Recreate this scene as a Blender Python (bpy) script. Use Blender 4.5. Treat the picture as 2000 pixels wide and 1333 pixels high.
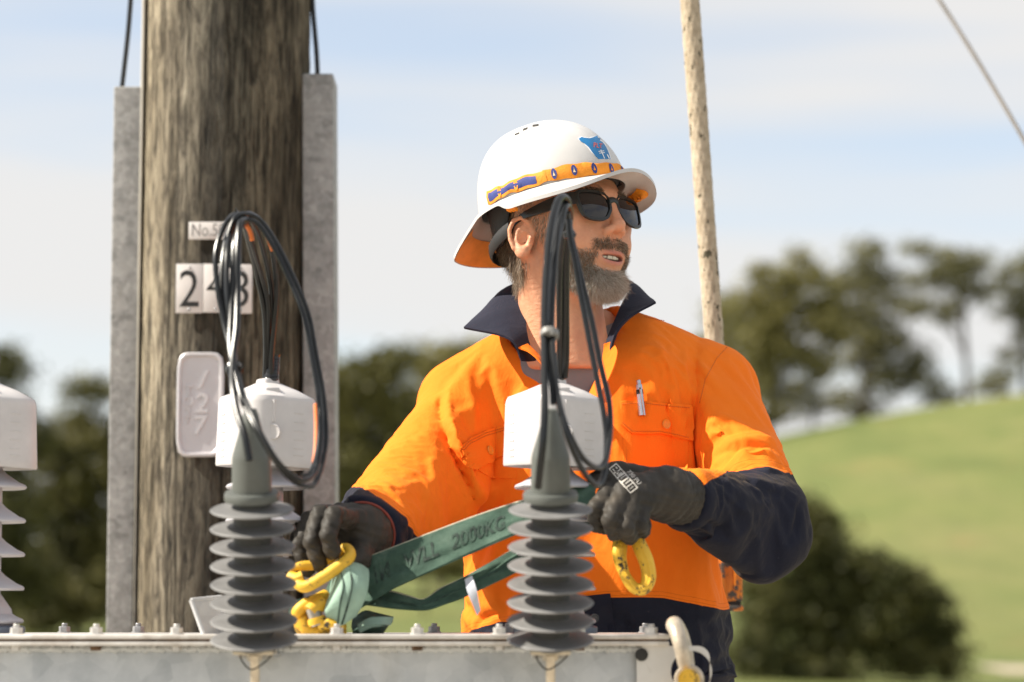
import bpy, bmesh, math, random
import numpy as np
from mathutils import Vector, Matrix, Quaternion

for o in list(bpy.data.objects):
    bpy.data.objects.remove(o)
scene = bpy.context.scene
COL = scene.collection
R = math.radians
rng = np.random.default_rng(7)
random.seed(7)

# ------------------------------------------------------------------ camera
LENS = 85.0
FPX = LENS / 36.0 * 2000.0
CAM_H = 1.10
PITCH = math.atan((1200.0 - 666.5) / FPX)
cam_data = bpy.data.cameras.new('camera')
cam = bpy.data.objects.new('camera', cam_data)
COL.objects.link(cam)
cam.location = (0, 0, CAM_H)
cam.rotation_euler = (math.pi / 2 + PITCH, 0, 0)
cam_data.lens = LENS
cam_data.sensor_width = 36.0
cam_data.clip_start = 0.05
cam_data.clip_end = 3000.0
cam_data.dof.use_dof = True
cam_data.dof.focus_distance = 3.19
cam_data.dof.aperture_fstop = 3.6
cam_data.dof.aperture_blades = 0
scene.camera = cam

# ------------------------------------------------------------------ sky and sun
SUN_EL, SUN_AZ = 43.0, 7.0          # azimuth: degrees from the left (-X) towards the camera side
sx = -math.cos(R(SUN_EL)) * math.cos(R(SUN_AZ))
sy = -math.cos(R(SUN_EL)) * math.sin(R(SUN_AZ))
sz = math.sin(R(SUN_EL))
world = bpy.data.worlds.new('World')
scene.world = world
world.use_nodes = True
wn, wl = world.node_tree.nodes, world.node_tree.links
wn.clear()
w_out = wn.new('ShaderNodeOutputWorld')
w_bg = wn.new('ShaderNodeBackground')
w_bg.inputs['Strength'].default_value = 0.1
w_sky = wn.new('ShaderNodeTexSky')
w_sky.sky_type = 'NISHITA'
w_sky.sun_disc = False
w_sky.sun_elevation = R(SUN_EL)
w_sky.sun_rotation = math.atan2(sx, sy)
w_sky.altitude = 50
w_sky.air_density = 1.0
w_sky.dust_density = 0.3
w_sky.ozone_density = 0.7
w_tc = wn.new('ShaderNodeTexCoord')
w_map = wn.new('ShaderNodeMapping')
w_map.inputs['Scale'].default_value = (1.7, 1.7, 13.0)
w_map.inputs['Location'].default_value = (5.35, 0.0, 2.62)
w_noise = wn.new('ShaderNodeTexNoise')
w_noise.inputs['Scale'].default_value = 1.0
w_noise.inputs['Detail'].default_value = 3.0
w_noise.inputs['Roughness'].default_value = 0.5
w_ramp = wn.new('ShaderNodeValToRGB')
w_ramp.color_ramp.interpolation = 'EASE'
w_ramp.color_ramp.elements[0].position = 0.36
w_ramp.color_ramp.elements[0].color = (0.43, 0.43, 0.43, 1)
w_ramp.color_ramp.elements[1].position = 0.58
w_ramp.color_ramp.elements[1].color = (0.97, 0.97, 0.97, 1)
w_mix = wn.new('ShaderNodeMix')
w_mix.data_type = 'RGBA'
w_mix.inputs['B'].default_value = (4.55, 4.48, 4.40, 1)
wl.new(w_tc.outputs['Generated'], w_map.inputs['Vector'])
wl.new(w_map.outputs['Vector'], w_noise.inputs['Vector'])
wl.new(w_noise.outputs['Fac'], w_ramp.inputs['Fac'])
wl.new(w_ramp.outputs['Color'], w_mix.inputs['Factor'])
wl.new(w_sky.outputs['Color'], w_mix.inputs['A'])
wl.new(w_mix.outputs['Result'], w_bg.inputs['Color'])
wl.new(w_bg.outputs['Background'], w_out.inputs['Surface'])

sun_data = bpy.data.lights.new('sun', 'SUN')
sun_data.energy = 5.0
sun_data.angle = R(0.53)
sun_data.color = (1.0, 0.925, 0.80)
sun = bpy.data.objects.new('sun', sun_data)
COL.objects.link(sun)
sun.location = (sx * 20, sy * 20, sz * 20)
sun.rotation_euler = Vector((sx, sy, sz)).to_track_quat('Z', 'Y').to_euler()

scene.view_settings.view_transform = 'Standard'
scene.view_settings.look = 'None'
scene.view_settings.exposure = 0.92
scene.view_settings.gamma = 1.0
scene.view_settings.use_curve_mapping = False
scene.render.engine = 'CYCLES'
scene.cycles.use_denoising = True
scene.cycles.max_bounces = 8
scene.cycles.transparent_max_bounces = 12
scene.cycles.sample_clamp_indirect = 8.0

# ------------------------------------------------------------------ helpers
_cp, _sp = math.cos(PITCH), math.sin(PITCH)

def P(px, py, Y):
    """world point seen at photo pixel (px, py), Y metres in front of the camera"""
    a, b = (px - 1000.0) / FPX, (666.5 - py) / FPX
    dy, dz = _cp - b * _sp, _sp + b * _cp
    s = Y / dy
    return np.array((a * s, Y, CAM_H + dz * s))

def PX(Y):
    """metres per photo pixel at depth Y (near the horizon)"""
    return Y * _cp / FPX

def arr(v):
    return np.asarray(v, dtype=np.float64)

def unit(v):
    v = arr(v)
    return v / (np.linalg.norm(v) + 1e-12)

class MB:
    """collects shapes; build() links them as one mesh object"""
    def __init__(self):
        self.v, self.f, self.m, self.n = [], [], [], 0
    def add(self, verts, faces, mi=0):
        verts = np.asarray(verts, dtype=np.float64).reshape(-1, 3)
        self.v.append(verts)
        n = self.n
        self.f.extend([tuple(int(i) + n for i in f) for f in faces])
        self.m.extend([mi] * len(faces))
        self.n += len(verts)
        return self
    def box(self, c, s, rot=None, mi=0, bev=0.0):
        c, s = arr(c), arr(s) / 2
        if bev <= 0:
            q = np.array([(x, y, z) for x in (-1, 1) for y in (-1, 1) for z in (-1, 1)], float) * s
            f = [(0, 1, 3, 2), (4, 6, 7, 5), (0, 4, 5, 1), (2, 3, 7, 6), (0, 2, 6, 4), (1, 5, 7, 3)]
        else:
            bm = bmesh.new()
            bmesh.ops.create_cube(bm, size=2.0)
            for v in bm.verts:
                v.co = Vector((v.co.x * s[0], v.co.y * s[1], v.co.z * s[2]))
            bmesh.ops.bevel(bm, geom=list(bm.edges), offset=bev, segments=2, affect='EDGES', profile=0.5)
            bm.verts.index_update()
            q = np.array([v.co[:] for v in bm.verts])
            f = [tuple(v.index for v in fc.verts) for fc in bm.faces]
            bm.free()
        if rot is not None:
            q = q @ np.asarray(rot).T
        return self.add(q + c, f, mi)
    def lathe(self, prof, c=(0, 0, 0), axis=(0, 0, 1), n=32, mi=0, cap=True):
        """prof: (radius, height) pairs along axis from c"""
        A = frame_from(axis)
        prof = [(max(r, 1e-5), h) for r, h in prof]
        t = np.linspace(0, 2 * math.pi, n, endpoint=False)
        vs = []
        for r, h in prof:
            vs.append(np.stack([r * np.cos(t), r * np.sin(t), np.full(n, h)], 1))
        v = np.concatenate(vs) @ A.T + arr(c)
        f = []
        for i in range(len(prof) - 1):
            for j in range(n):
                k = (j + 1) % n
                f.append((i * n + j, i * n + k, (i + 1) * n + k, (i + 1) * n + j))
        if cap:
            f.append(tuple(range(n))[::-1])
            f.append(tuple(range((len(prof) - 1) * n, len(prof) * n)))
        return self.add(v, f, mi)
    def tube(self, pts, r, n=10, mi=0, closed=False, cap=True, flat=None):
        pts = arr(pts)
        m = len(pts)
        rr = np.full(m, r) if np.isscalar(r) else arr(r)
        if closed:
            tan = np.roll(pts, -1, 0) - np.roll(pts, 1, 0)
        else:
            tan = np.gradient(pts, axis=0)
        tan /= np.linalg.norm(tan, axis=1)[:, None] + 1e-12
        ref = arr((0, 0, 1)) if abs(tan[0][2]) < 0.9 else arr((1, 0, 0))
        nrm = unit(ref - tan[0] * (ref @ tan[0]))
        t = np.linspace(0, 2 * math.pi, n, endpoint=False)
        vs = []
        for i in range(m):
            nrm = unit(nrm - tan[i] * (nrm @ tan[i]))
            b = np.cross(tan[i], nrm)
            a1, a2 = (1, 1) if flat is None else flat
            vs.append(pts[i] + rr[i] * (a1 * np.cos(t)[:, None] * nrm + a2 * np.sin(t)[:, None] * b))
        v = np.concatenate(vs)
        f = []
        for i in range(m if closed else m - 1):
            i2 = (i + 1) % m
            for j in range(n):
                k = (j + 1) % n
                f.append((i * n + j, i * n + k, i2 * n + k, i2 * n + j))
        if cap and not closed:
            f.append(tuple(range(n))[::-1])
            f.append(tuple(range((m - 1) * n, m * n)))
        return self.add(v, f, mi)
    def mesh(self, name):
        v = np.concatenate(self.v)
        me = bpy.data.meshes.new(name)
        me.from_pydata(v.tolist(), [], self.f)
        return me
    def build(self, name, mats, parent=None, smooth=True, origin=None, sharp=35):
        v = np.concatenate(self.v)
        return mesh_obj(name, v, self.f, mats, parent, smooth, origin, self.m, sharp)

def frame_from(axis):
    z = unit(axis)
    ref = arr((0, 0, 1)) if abs(z[2]) < 0.95 else arr((0, 1, 0))
    x = unit(np.cross(ref, z))
    y = np.cross(z, x)
    return np.stack([x, y, z], 1)

def rotz(a):
    c, s = math.cos(a), math.sin(a)
    return np.array([[c, -s, 0], [s, c, 0], [0, 0, 1.0]])

def rot_axis(axis, a):
    return np.array(Matrix.Rotation(a, 3, Vector(axis)))

def mesh_obj(name, verts, faces, mats, parent=None, smooth=True, origin=None, mi=None, sharp=35):
    """verts in world coordinates; the object's origin is the parent's, or origin, or the base centre"""
    verts = np.asarray(verts, dtype=np.float64)
    if parent is not None:
        L = WORLD_LOC[parent.name]
        loc = arr((0, 0, 0))
    else:
        if origin is None:
            lo, hi = verts.min(0), verts.max(0)
            origin = ((lo[0] + hi[0]) / 2, (lo[1] + hi[1]) / 2, lo[2])
        L = arr(origin)
        loc = L
    me = bpy.data.meshes.new(name)
    v = verts - L
    me.from_pydata(v.tolist(), [], faces if isinstance(faces, list) else faces.tolist())
    if not isinstance(mats, (list, tuple)):
        mats = [mats]
    for m in mats:
        me.materials.append(m)
    if mi is not None and len(mats) > 1:
        me.polygons.foreach_set('material_index', np.asarray(mi, dtype=np.int32))
    me.validate()
    me.update()
    if smooth:
        me.polygons.foreach_set('use_smooth', np.ones(len(me.polygons), dtype=bool))
        if sharp:
            me.set_sharp_from_angle(angle=R(sharp))
    o = bpy.data.objects.new(name, me)
    COL.objects.link(o)
    o.location = Vector(loc)
    if parent is not None:
        o.parent = parent
    WORLD_LOC[o.name] = L
    return o

WORLD_LOC = {}

def empty(name, loc, label=None, cat=None, group=None, parent=None):
    o = bpy.data.objects.new(name, None)
    COL.objects.link(o)
    o.empty_display_size = 0.05
    if parent is None:
        o.location = Vector(loc)
        WORLD_LOC[o.name] = arr(loc)
    else:
        o.parent = parent
        WORLD_LOC[o.name] = WORLD_LOC[parent.name]
    if label:
        tag(o, label, cat, group)
    return o

def tag(o, label=None, cat=None, group=None, kind=None):
    if label: o['label'] = label
    if cat: o['category'] = cat
    if group: o['group'] = group
    if kind: o['kind'] = kind
    return o

def share(src, parent, offset=(0, 0, 0), rot=None, name=None):
    """a copy that shares the mesh of src, moved by offset from it"""
    o = src.copy()
    if name: o.name = name
    COL.objects.link(o)
    o.parent = parent
    o.location = Vector(arr(src.location) + arr(offset))
    WORLD_LOC[o.name] = WORLD_LOC[src.name] if parent is not None else arr(o.location)
    return o

def spline(pts, n=12, closed=False):
    """Catmull-Rom through pts"""
    pts = arr(pts)
    m = len(pts)
    out = []
    segs = m if closed else m - 1
    for i in range(segs):
        if closed:
            p0, p1, p2, p3 = pts[(i - 1) % m], pts[i], pts[(i + 1) % m], pts[(i + 2) % m]
        else:
            p1, p2 = pts[i], pts[i + 1]
            p0 = pts[i - 1] if i else 2 * p1 - p2
            p3 = pts[i + 2] if i + 2 < m else 2 * p2 - p1
        t = np.linspace(0, 1, n, endpoint=False)[:, None]
        out.append(0.5 * ((2 * p1) + (-p0 + p2) * t + (2 * p0 - 5 * p1 + 4 * p2 - p3) * t ** 2
                          + (-p0 + 3 * p1 - 3 * p2 + p3) * t ** 3))
    if not closed:
        out.append(pts[-1][None])
    return np.concatenate(out)

def text2d(body, size=1.0, extrude=0.0, bold=0.0, res=3):
    """text outline as verts (x, y, z) and faces, centred on the origin"""
    cu = bpy.data.curves.new('txt', 'FONT')
    cu.body = body
    cu.size = size
    cu.align_x = 'CENTER'
    cu.align_y = 'CENTER'
    cu.extrude = extrude
    cu.offset = bold
    cu.resolution_u = res
    to = bpy.data.objects.new('txt', cu)
    COL.objects.link(to)
    bpy.context.view_layer.update()
    dg = bpy.context.evaluated_depsgraph_get()
    me = bpy.data.meshes.new_from_object(to.evaluated_get(dg))
    v = np.array([p.co[:] for p in me.vertices]).reshape(-1, 3)
    f = [tuple(p.vertices) for p in me.polygons]
    bpy.data.objects.remove(to)
    bpy.data.curves.remove(cu)
    bpy.data.meshes.remove(me)
    return v, f

# ------------------------------------------------------------------ signed distance modelling
def v_len(p):
    return np.sqrt((p * p).sum(-1))

def d_ell(p, c, r, M=None):
    q = p - arr(c)
    if M is not None:
        q = q @ M
    r = arr(r)
    k0 = v_len(q / r)
    k1 = v_len(q / (r * r))
    return k0 * (k0 - 1.0) / (k1 + 1e-9)

def d_cap(p, a, b, ra, rb=None):
    rb = ra if rb is None else rb
    a, b = arr(a), arr(b)
    ab = b - a
    h = np.clip(((p - a) @ ab) / (ab @ ab + 1e-12), 0, 1)
    return v_len(p - a - h[:, None] * ab) - (ra + (rb - ra) * h)

def d_ecap(p, a, b, ra, rb, flat_dir, k):
    """capsule flattened along flat_dir by factor k (<1 is thinner)"""
    a, b, n = arr(a), arr(b), unit(flat_dir)
    def sc(x):
        return x + np.outer(np.atleast_2d(x) @ n, n).reshape(x.shape) * (1.0 / k - 1.0)
    q, a2, b2 = sc(p), sc(a), sc(b)
    ab = b2 - a2
    h = np.clip(((q - a2) @ ab) / (ab @ ab + 1e-12), 0, 1)
    w = q - a2 - h[:, None] * ab
    rr = ra + (rb - ra) * h
    return (v_len(w) - rr) * k

def d_box(p, c, s, r=0.0, M=None):
    q = p - arr(c)
    if M is not None:
        q = q @ M
    d = np.abs(q) - (arr(s) / 2 - r)
    return v_len(np.maximum(d, 0)) + np.minimum(d.max(-1), 0) - r

def smin(a, b, k):
    h = np.clip(0.5 + 0.5 * (b - a) / k, 0, 1)
    return b + (a - b) * h - k * h * (1 - h)

def smax(a, b, k):
    return -smin(-a, -b, k)

def d_poly(p, pts):
    """distance to a polyline"""
    d = np.full(len(p), 1e9)
    for a, b in zip(pts[:-1], pts[1:]):
        d = np.minimum(d, d_cap(p, a, b, 0.0))
    return d

def sdf_mesh(f, lo, hi, h, project=2, margin=1.6):
    lo, hi = arr(lo), arr(hi)
    B = 8
    nb = np.maximum(np.ceil((hi - lo) / (h * B)).astype(int), 1)
    n = nb * B + 1
    ci, cj, ck = np.meshgrid(*[np.arange(k) for k in nb], indexing='ij')
    cb = np.stack([ci, cj, ck], -1).reshape(-1, 3)
    cen = lo + (cb + 0.5) * B * h
    dc = f(cen)
    rad = B * h * 0.8661
    keep = np.abs(dc) < rad * margin
    D = np.full(tuple(n), 1.0, dtype=np.float32)
    sg = np.where(dc < 0, -1.0, 1.0).reshape(nb)
    D[:-1, :-1, :-1] = np.repeat(np.repeat(np.repeat(sg, B, 0), B, 1), B, 2)
    g = np.stack(np.meshgrid(*[np.arange(B + 1)] * 3, indexing='ij'), -1).reshape(-1, 3)
    kb = cb[keep]
    step = 400
    for s in range(0, len(kb), step):
        idx = (kb[s:s + step, None, :] * B + g[None]).reshape(-1, 3)
        val = f(lo + idx * h)
        D[idx[:, 0], idx[:, 1], idx[:, 2]] = val
    I = D < 0
    cnt = np.zeros(tuple(n - 1), dtype=np.int8)
    offs = [(a, b, c) for a in (0, 1) for b in (0, 1) for c in (0, 1)]
    for a, b, c in offs:
        cnt += I[a:n[0] - 1 + a, b:n[1] - 1 + b, c:n[2] - 1 + c]
    act = (cnt > 0) & (cnt < 8)
    cells = np.argwhere(act)
    ids = np.full(tuple(n - 1), -1, dtype=np.int64)
    ids[act] = np.arange(len(cells))
    cd = np.stack([D[cells[:, 0] + a, cells[:, 1] + b, cells[:, 2] + c] for a, b, c in offs], 1)
    of = np.array(offs, float)
    acc = np.zeros((len(cells), 3))
    num = np.zeros(len(cells))
    for i in range(8):
        for j in range(i + 1, 8):
            if abs(of[i] - of[j]).sum() == 1:
                m = (cd[:, i] < 0) != (cd[:, j] < 0)
                t = cd[m, i] / (cd[m, i] - cd[m, j])
                acc[m] += of[i] + t[:, None] * (of[j] - of[i])
                num[m] += 1
    V = lo + (cells + acc / num[:, None]) * h
    F = []
    for ax in range(3):
        sl0 = [slice(1, n[k] - 1) for k in range(3)]
        sl1 = list(sl0)
        sl0[ax] = slice(0, n[ax] - 1)
        sl1[ax] = slice(1, n[ax])
        a, b = I[tuple(sl0)], I[tuple(sl1)]
        e = np.argwhere(a != b)
        flip = a[e[:, 0], e[:, 1], e[:, 2]]
        base = e.copy()
        for k in range(3):
            if k != ax:
                base[:, k] += 1
        u, w = (ax + 1) % 3, (ax + 2) % 3
        q = []
        for du, dw in ((-1, -1), (0, -1), (0, 0), (-1, 0)):
            c = base.copy()
            c[:, u] += du
            c[:, w] += dw
            q.append(ids[c[:, 0], c[:, 1], c[:, 2]])
        q = np.stack(q, 1)
        q[~flip] = q[~flip][:, ::-1]
        q = q[(q >= 0).all(1)]
        F.append(q)
    F = np.concatenate(F)
    e = h * 0.3
    for _ in range(project):
        d0 = f(V)
        gr = np.stack([f(V + e * ax) - f(V - e * ax) for ax in np.eye(3)], 1) / (2 * e)
        g2 = (gr * gr).sum(1)
        V = V - gr * np.clip(d0 / np.maximum(g2, 0.2), -h * 0.8, h * 0.8)[:, None]
    return V, F

def relax(V, F, it=3, lam=0.5):
    """Laplacian smoothing on quads"""
    E = np.concatenate([F[:, [0, 1]], F[:, [1, 2]], F[:, [2, 3]], F[:, [3, 0]]])
    E = np.concatenate([E, E[:, ::-1]])
    cnt = np.bincount(E[:, 0], minlength=len(V))[:, None]
    for _ in range(it):
        s = np.stack([np.bincount(E[:, 0], weights=V[E[:, 1], k], minlength=len(V)) for k in range(3)], 1)
        V = V + lam * (s / np.maximum(cnt, 1) - V)
    return V

# ------------------------------------------------------------------ materials
class NT:
    def __init__(self, name):
        self.m = bpy.data.materials.new(name)
        self.m.use_nodes = True
        self.n, self.l = self.m.node_tree.nodes, self.m.node_tree.links
        self.b = self.n['Principled BSDF']
        self.out = self.n['Material Output']
    def new(self, t, **kw):
        x = self.n.new(t)
        for k, v in kw.items():
            if k in x.inputs.keys():
                x.inputs[k].default_value = v
            else:
                setattr(x, k, v)
        return x
    def link(self, a, b):
        self.l.new(a, b)
    def coord(self, scale=(1, 1, 1), kind='Object', loc=(0, 0, 0)):
        tc = self.new('ShaderNodeTexCoord')
        mp = self.new('ShaderNodeMapping')
        mp.inputs['Scale'].default_value = scale
        mp.inputs['Location'].default_value = loc
        self.link(tc.outputs[kind], mp.inputs['Vector'])
        return mp.outputs['Vector']
    def noise(self, scale, detail=4, rough=0.55, stretch=(1, 1, 1), dist=0.0, loc=(0, 0, 0)):
        x = self.new('ShaderNodeTexNoise')
        x.inputs['Scale'].default_value = scale
        x.inputs['Detail'].default_value = detail
        x.inputs['Roughness'].default_value = rough
        x.inputs['Distortion'].default_value = dist
        self.link(self.coord(stretch, loc=loc), x.inputs['Vector'])
        return x.outputs['Fac']
    def ramp(self, fac, stops, interp='LINEAR'):
        r = self.new('ShaderNodeValToRGB')
        cr = r.color_ramp
        cr.interpolation = interp
        while len(cr.elements) < len(stops):
            cr.elements.new(0.5)
        for e, (p, c) in zip(cr.elements, stops):
            e.position = p
            e.color = (*c, 1) if len(c) == 3 else c
        self.link(fac, r.inputs['Fac'])
        return r.outputs['Color']
    def mix(self, fac, a, b, blend='MIX'):
        x = self.new('ShaderNodeMix', data_type='RGBA', blend_type=blend)
        for s, v in (('Factor', fac), ('A', a), ('B', b)):
            sock = x.inputs[s]
            if s == 'Factor':
                sock = x.inputs[0]
            elif s == 'A':
                sock = x.inputs[6]
            else:
                sock = x.inputs[7]
            if isinstance(v, (int, float)):
                sock.default_value = v
            elif isinstance(v, (tuple, list)):
                sock.default_value = (*v, 1) if len(v) == 3 else v
            else:
                self.link(v, sock)
        return x.outputs[2]
    def bump(self, h, strength=0.3, dist=0.01, prev=None):
        b = self.new('ShaderNodeBump')
        b.inputs['Strength'].default_value = strength
        b.inputs['Distance'].default_value = dist
        self.link(h, b.inputs['Height'])
        if prev is not None:
            self.link(prev, b.inputs['Normal'])
        self.link(b.outputs['Normal'], self.b.inputs['Normal'])
        return b.outputs['Normal']
    def setp(self, **kw):
        for k, v in kw.items():
            k = k.replace('_', ' ')
            s = self.b.inputs[k]
            if isinstance(v, (int, float)):
                s.default_value = v
            elif isinstance(v, (tuple, list)):
                s.default_value = (*v, 1) if (len(v) == 3 and s.type == 'RGBA') else v
            else:
                self.link(v, s)
        return self

def simple(name, col, rough=0.5, metal=0.0, var=0.12, scale=30.0, bump=0.15, bscale=200.0, spec=0.5, stretch=(1, 1, 1), bdist=0.002):
    t = NT(name)
    n = t.noise(scale, 5, 0.6, stretch)
    lo = tuple(c * (1 - var) for c in col)
    hi = tuple(min(1, c * (1 + var)) for c in col)
    c = t.ramp(n, [(0.3, lo), (0.7, hi)])
    t.setp(Base_Color=c, Roughness=rough, Metallic=metal)
    t.b.inputs['Specular IOR Level'].default_value = spec
    if bump:
        t.bump(t.noise(bscale, 3, 0.6), bump, bdist)
    return t.m

MAT = {}

def m_galv(name, base, dark, light, scale=26, metal=0.55, rough=0.5, stain=(0.30, 0.24, 0.17), stain_amt=0.5):
    t = NT(name)
    v = t.new('ShaderNodeTexVoronoi')
    v.inputs['Scale'].default_value = scale * 3
    t.link(t.coord(), v.inputs['Vector'])
    n = t.noise(scale, 6, 0.65)
    sp = t.ramp(v.outputs['Color'], [(0.2, dark), (0.8, light)])
    base_c = t.ramp(n, [(0.35, dark), (0.5, base), (0.7, light)])
    c = t.mix(0.35, base_c, sp)
    st = t.ramp(t.noise(scale * 0.35, 6, 0.7, (1, 1, 0.35), loc=(3, 1, 2)), [(0.56, (0, 0, 0)), (0.75, (stain_amt,) * 3)])
    c = t.mix(st, c, stain)
    t.setp(Base_Color=c, Metallic=metal, Roughness=t.ramp(n, [(0.3, (rough - .1,) * 3), (0.7, (rough + .15,) * 3)]))
    t.bump(t.noise(scale * 8, 4, 0.6), 0.12, 0.002)
    return t.m

MAT['galv'] = m_galv('galvanised_steel', (0.40, 0.40, 0.39), (0.29, 0.285, 0.275), (0.52, 0.52, 0.50), 24, 0.35, 0.55)
MAT['guard'] = m_galv('dull_galvanised_guard', (0.28, 0.275, 0.268), (0.175, 0.172, 0.165), (0.41, 0.405, 0.395), 34, 0.3, 0.58, stain_amt=0.2)
MAT['tank'] = m_galv('painted_tank_steel', (0.50, 0.52, 0.53), (0.37, 0.39, 0.40), (0.62, 0.635, 0.64), 14, 0.15, 0.45, (0.30, 0.28, 0.23), 0.5)
MAT['lid'] = m_galv('weathered_lid_steel', (0.60, 0.57, 0.53), (0.42, 0.39, 0.35), (0.72, 0.70, 0.67), 18, 0.15, 0.45, (0.22, 0.15, 0.09), 0.6)
MAT['rust'] = simple('rusty_gasket', (0.13, 0.075, 0.04), 0.9, 0, 0.5, 60, 0.4)
MAT['zinc'] = simple('zinc_bolt', (0.58, 0.56, 0.54), 0.38, 0.6, 0.15, 90, 0.1)
MAT['zinc_dark'] = simple('dull_zinc_bolt', (0.30, 0.30, 0.31), 0.45, 0.6, 0.2, 90, 0.1)
MAT['brassy'] = simple('plated_terminal', (0.60, 0.53, 0.42), 0.4, 0.6, 0.15, 60, 0.1)
MAT['shed'] = simple('grey_silicone_rubber', (0.160, 0.158, 0.156), 0.55, 0, 0.32, 16, 0.08, 90)
MAT['sleeve'] = simple('grey_green_heat_shrink', (0.098, 0.106, 0.097), 0.5, 0, 0.12, 30, 0.06, 60)
MAT['cover'] = simple('white_moulded_plastic', (0.55, 0.53, 0.53), 0.45, 0, 0.09, 22, 0.06, 90)
MAT['bush'] = simple('pale_grey_bushing_rubber', (0.44, 0.43, 0.46), 0.45, 0, 0.06, 15, 0.05, 60)
MAT['cable'] = simple('black_cable_jacket', (0.008, 0.009, 0.010), 0.30, 0, 0.25, 70, 0.05, 300, 0.38)
MAT['strip_orange'] = simple('orange_strip', (0.75, 0.17, 0.02), 0.4, 0, 0.12, 40, 0.05)
MAT['tape'] = simple('black_pvc_tape', (0.012, 0.012, 0.013), 0.25, 0, 0.2, 90, 0.3, 120)
MAT['tie'] = simple('grey_cable_tie', (0.20, 0.195, 0.185), 0.45, 0, 0.1, 50, 0.0)
MAT['black_print'] = simple('black_print', (0.015, 0.015, 0.015), 0.6, 0, 0.2, 60, 0.0)

# ================================================================== GROUND
def ground_z(x, y):
    """level ground round the transformer, a grassy hill far behind on the right"""
    x, y = np.asarray(x, float), np.asarray(y, float)
    t = np.clip((y - 38.0) / 115.0, 0, 1)
    s = t * t * (3 - 2 * t)
    side = 1 / (1 + np.exp(-np.clip((x / np.maximum(y, 1) - 0.06) * 10, -30, 30)))
    z = s * (3.6 + 13.4 * side) * (0.55 + 0.45 * t) + 0.9 * np.clip((y - 12) / 40, 0, 1) * (1 - side)
    z = z + 0.25 * np.sin(x * 0.11 + 1.3) * np.sin(y * 0.07) * t
    roll = np.clip((y - 158.0) / 200.0, 0, 1)
    return z - 16.0 * roll * roll

def build_ground():
    ys = np.concatenate([np.linspace(-30, 30, 31), np.linspace(33, 180, 70), np.linspace(190, 400, 22), np.linspace(450, 1500, 12)])
    xs = np.concatenate([np.linspace(-700, -70, 16), np.linspace(-60, 60, 121), np.linspace(70, 700, 16)])
    X, Y = np.meshgrid(xs, ys, indexing='ij')
    Z = ground_z(X, Y)
    v = np.stack([X, Y, Z], -1).reshape(-1, 3)
    nx, ny = len(xs), len(ys)
    i = np.arange(nx - 1)[:, None] * ny + np.arange(ny - 1)[None]
    f = np.stack([i, i + ny, i + ny + 1, i + 1], -1).reshape(-1, 4)
    t = NT('pasture_grass')
    n1 = t.noise(0.09, 6, 0.62, (1, 0.45, 1))
    n2 = t.noise(0.6, 5, 0.65, (1, 0.35, 1))
    c1 = t.ramp(n1, [(0.36, (0.080, 0.110, 0.028)), (0.50, (0.135, 0.160, 0.045)), (0.66, (0.185, 0.180, 0.068))])
    c2 = t.ramp(n2, [(0.36, (0.090, 0.115, 0.035)), (0.58, (0.175, 0.180, 0.062)), (0.74, (0.22, 0.17, 0.075))])
    c = t.mix(0.4, c1, c2)
    bare = t.ramp(t.noise(0.16, 4, 0.6, (1, 0.5, 1), loc=(9, 3, 0)), [(0.60, (0, 0, 0)), (0.74, (0.75,) * 3)])
    c = t.mix(bare, c, (0.27, 0.17, 0.075))
    t.setp(Base_Color=c, Roughness=0.85)
    t.b.inputs['Specular IOR Level'].default_value = 0.2
    t.bump(t.noise(25, 4, 0.7), 0.6, 0.05)
    o = mesh_obj('ground', v, f, t.m, None, True, (0, 0, 0), sharp=0)
    tag(o, kind='structure')
    # gravel disc out of view, added to bounce neutral light on tank and face
    a_ = np.linspace(0, 2 * math.pi, 64, endpoint=False)
    rr_ = 9.5 + 0.8 * np.sin(a_ * 3) + 0.5 * np.sin(a_ * 7 + 1)
    yv = np.concatenate([[[0, 1.5, 0.012]], np.stack([rr_ * np.cos(a_), 1.5 + rr_ * np.sin(a_), np.full(64, 0.012)], 1)])
    o = mesh_obj('bounce_gravel', yv, [(0, i + 1, (i + 1) % 64 + 1) for i in range(64)], simple('bounce_gravel_pale', (0.38, 0.34, 0.285), 0.9, 0, 0.25, 3, 0.5, 40), None, True, (0, 1.5, 0))
    tag(o, kind='structure')
    # the pale farm track that crosses the far right corner
    ms = []
    pts = [(x, 41.5 + 0.10 * (x - 9)) for x in np.linspace(8.1, 40, 40)]
    v, f = [], []
    for k, (x, y) in enumerate(pts):
        for s in (-1.4, 1.4):
            v.append((x, y + s, float(ground_z(x, y + s)) + 0.02))
        if k:
            f.append((2 * k - 2, 2 * k, 2 * k + 1, 2 * k - 1))
    o = mesh_obj('track', v, f, simple('gravel_track', (0.42, 0.35, 0.26), 0.9, 0, 0.2, 2, 0.4, 12), None, True, (9, 41.5, 0))
    tag(o, kind='structure')
build_ground()

# ================================================================== UTILITY POLE
YP = 4.05
POLE_X = P(436, 700, YP)[0]
POLE_R = 163 * PX(YP)

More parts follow.
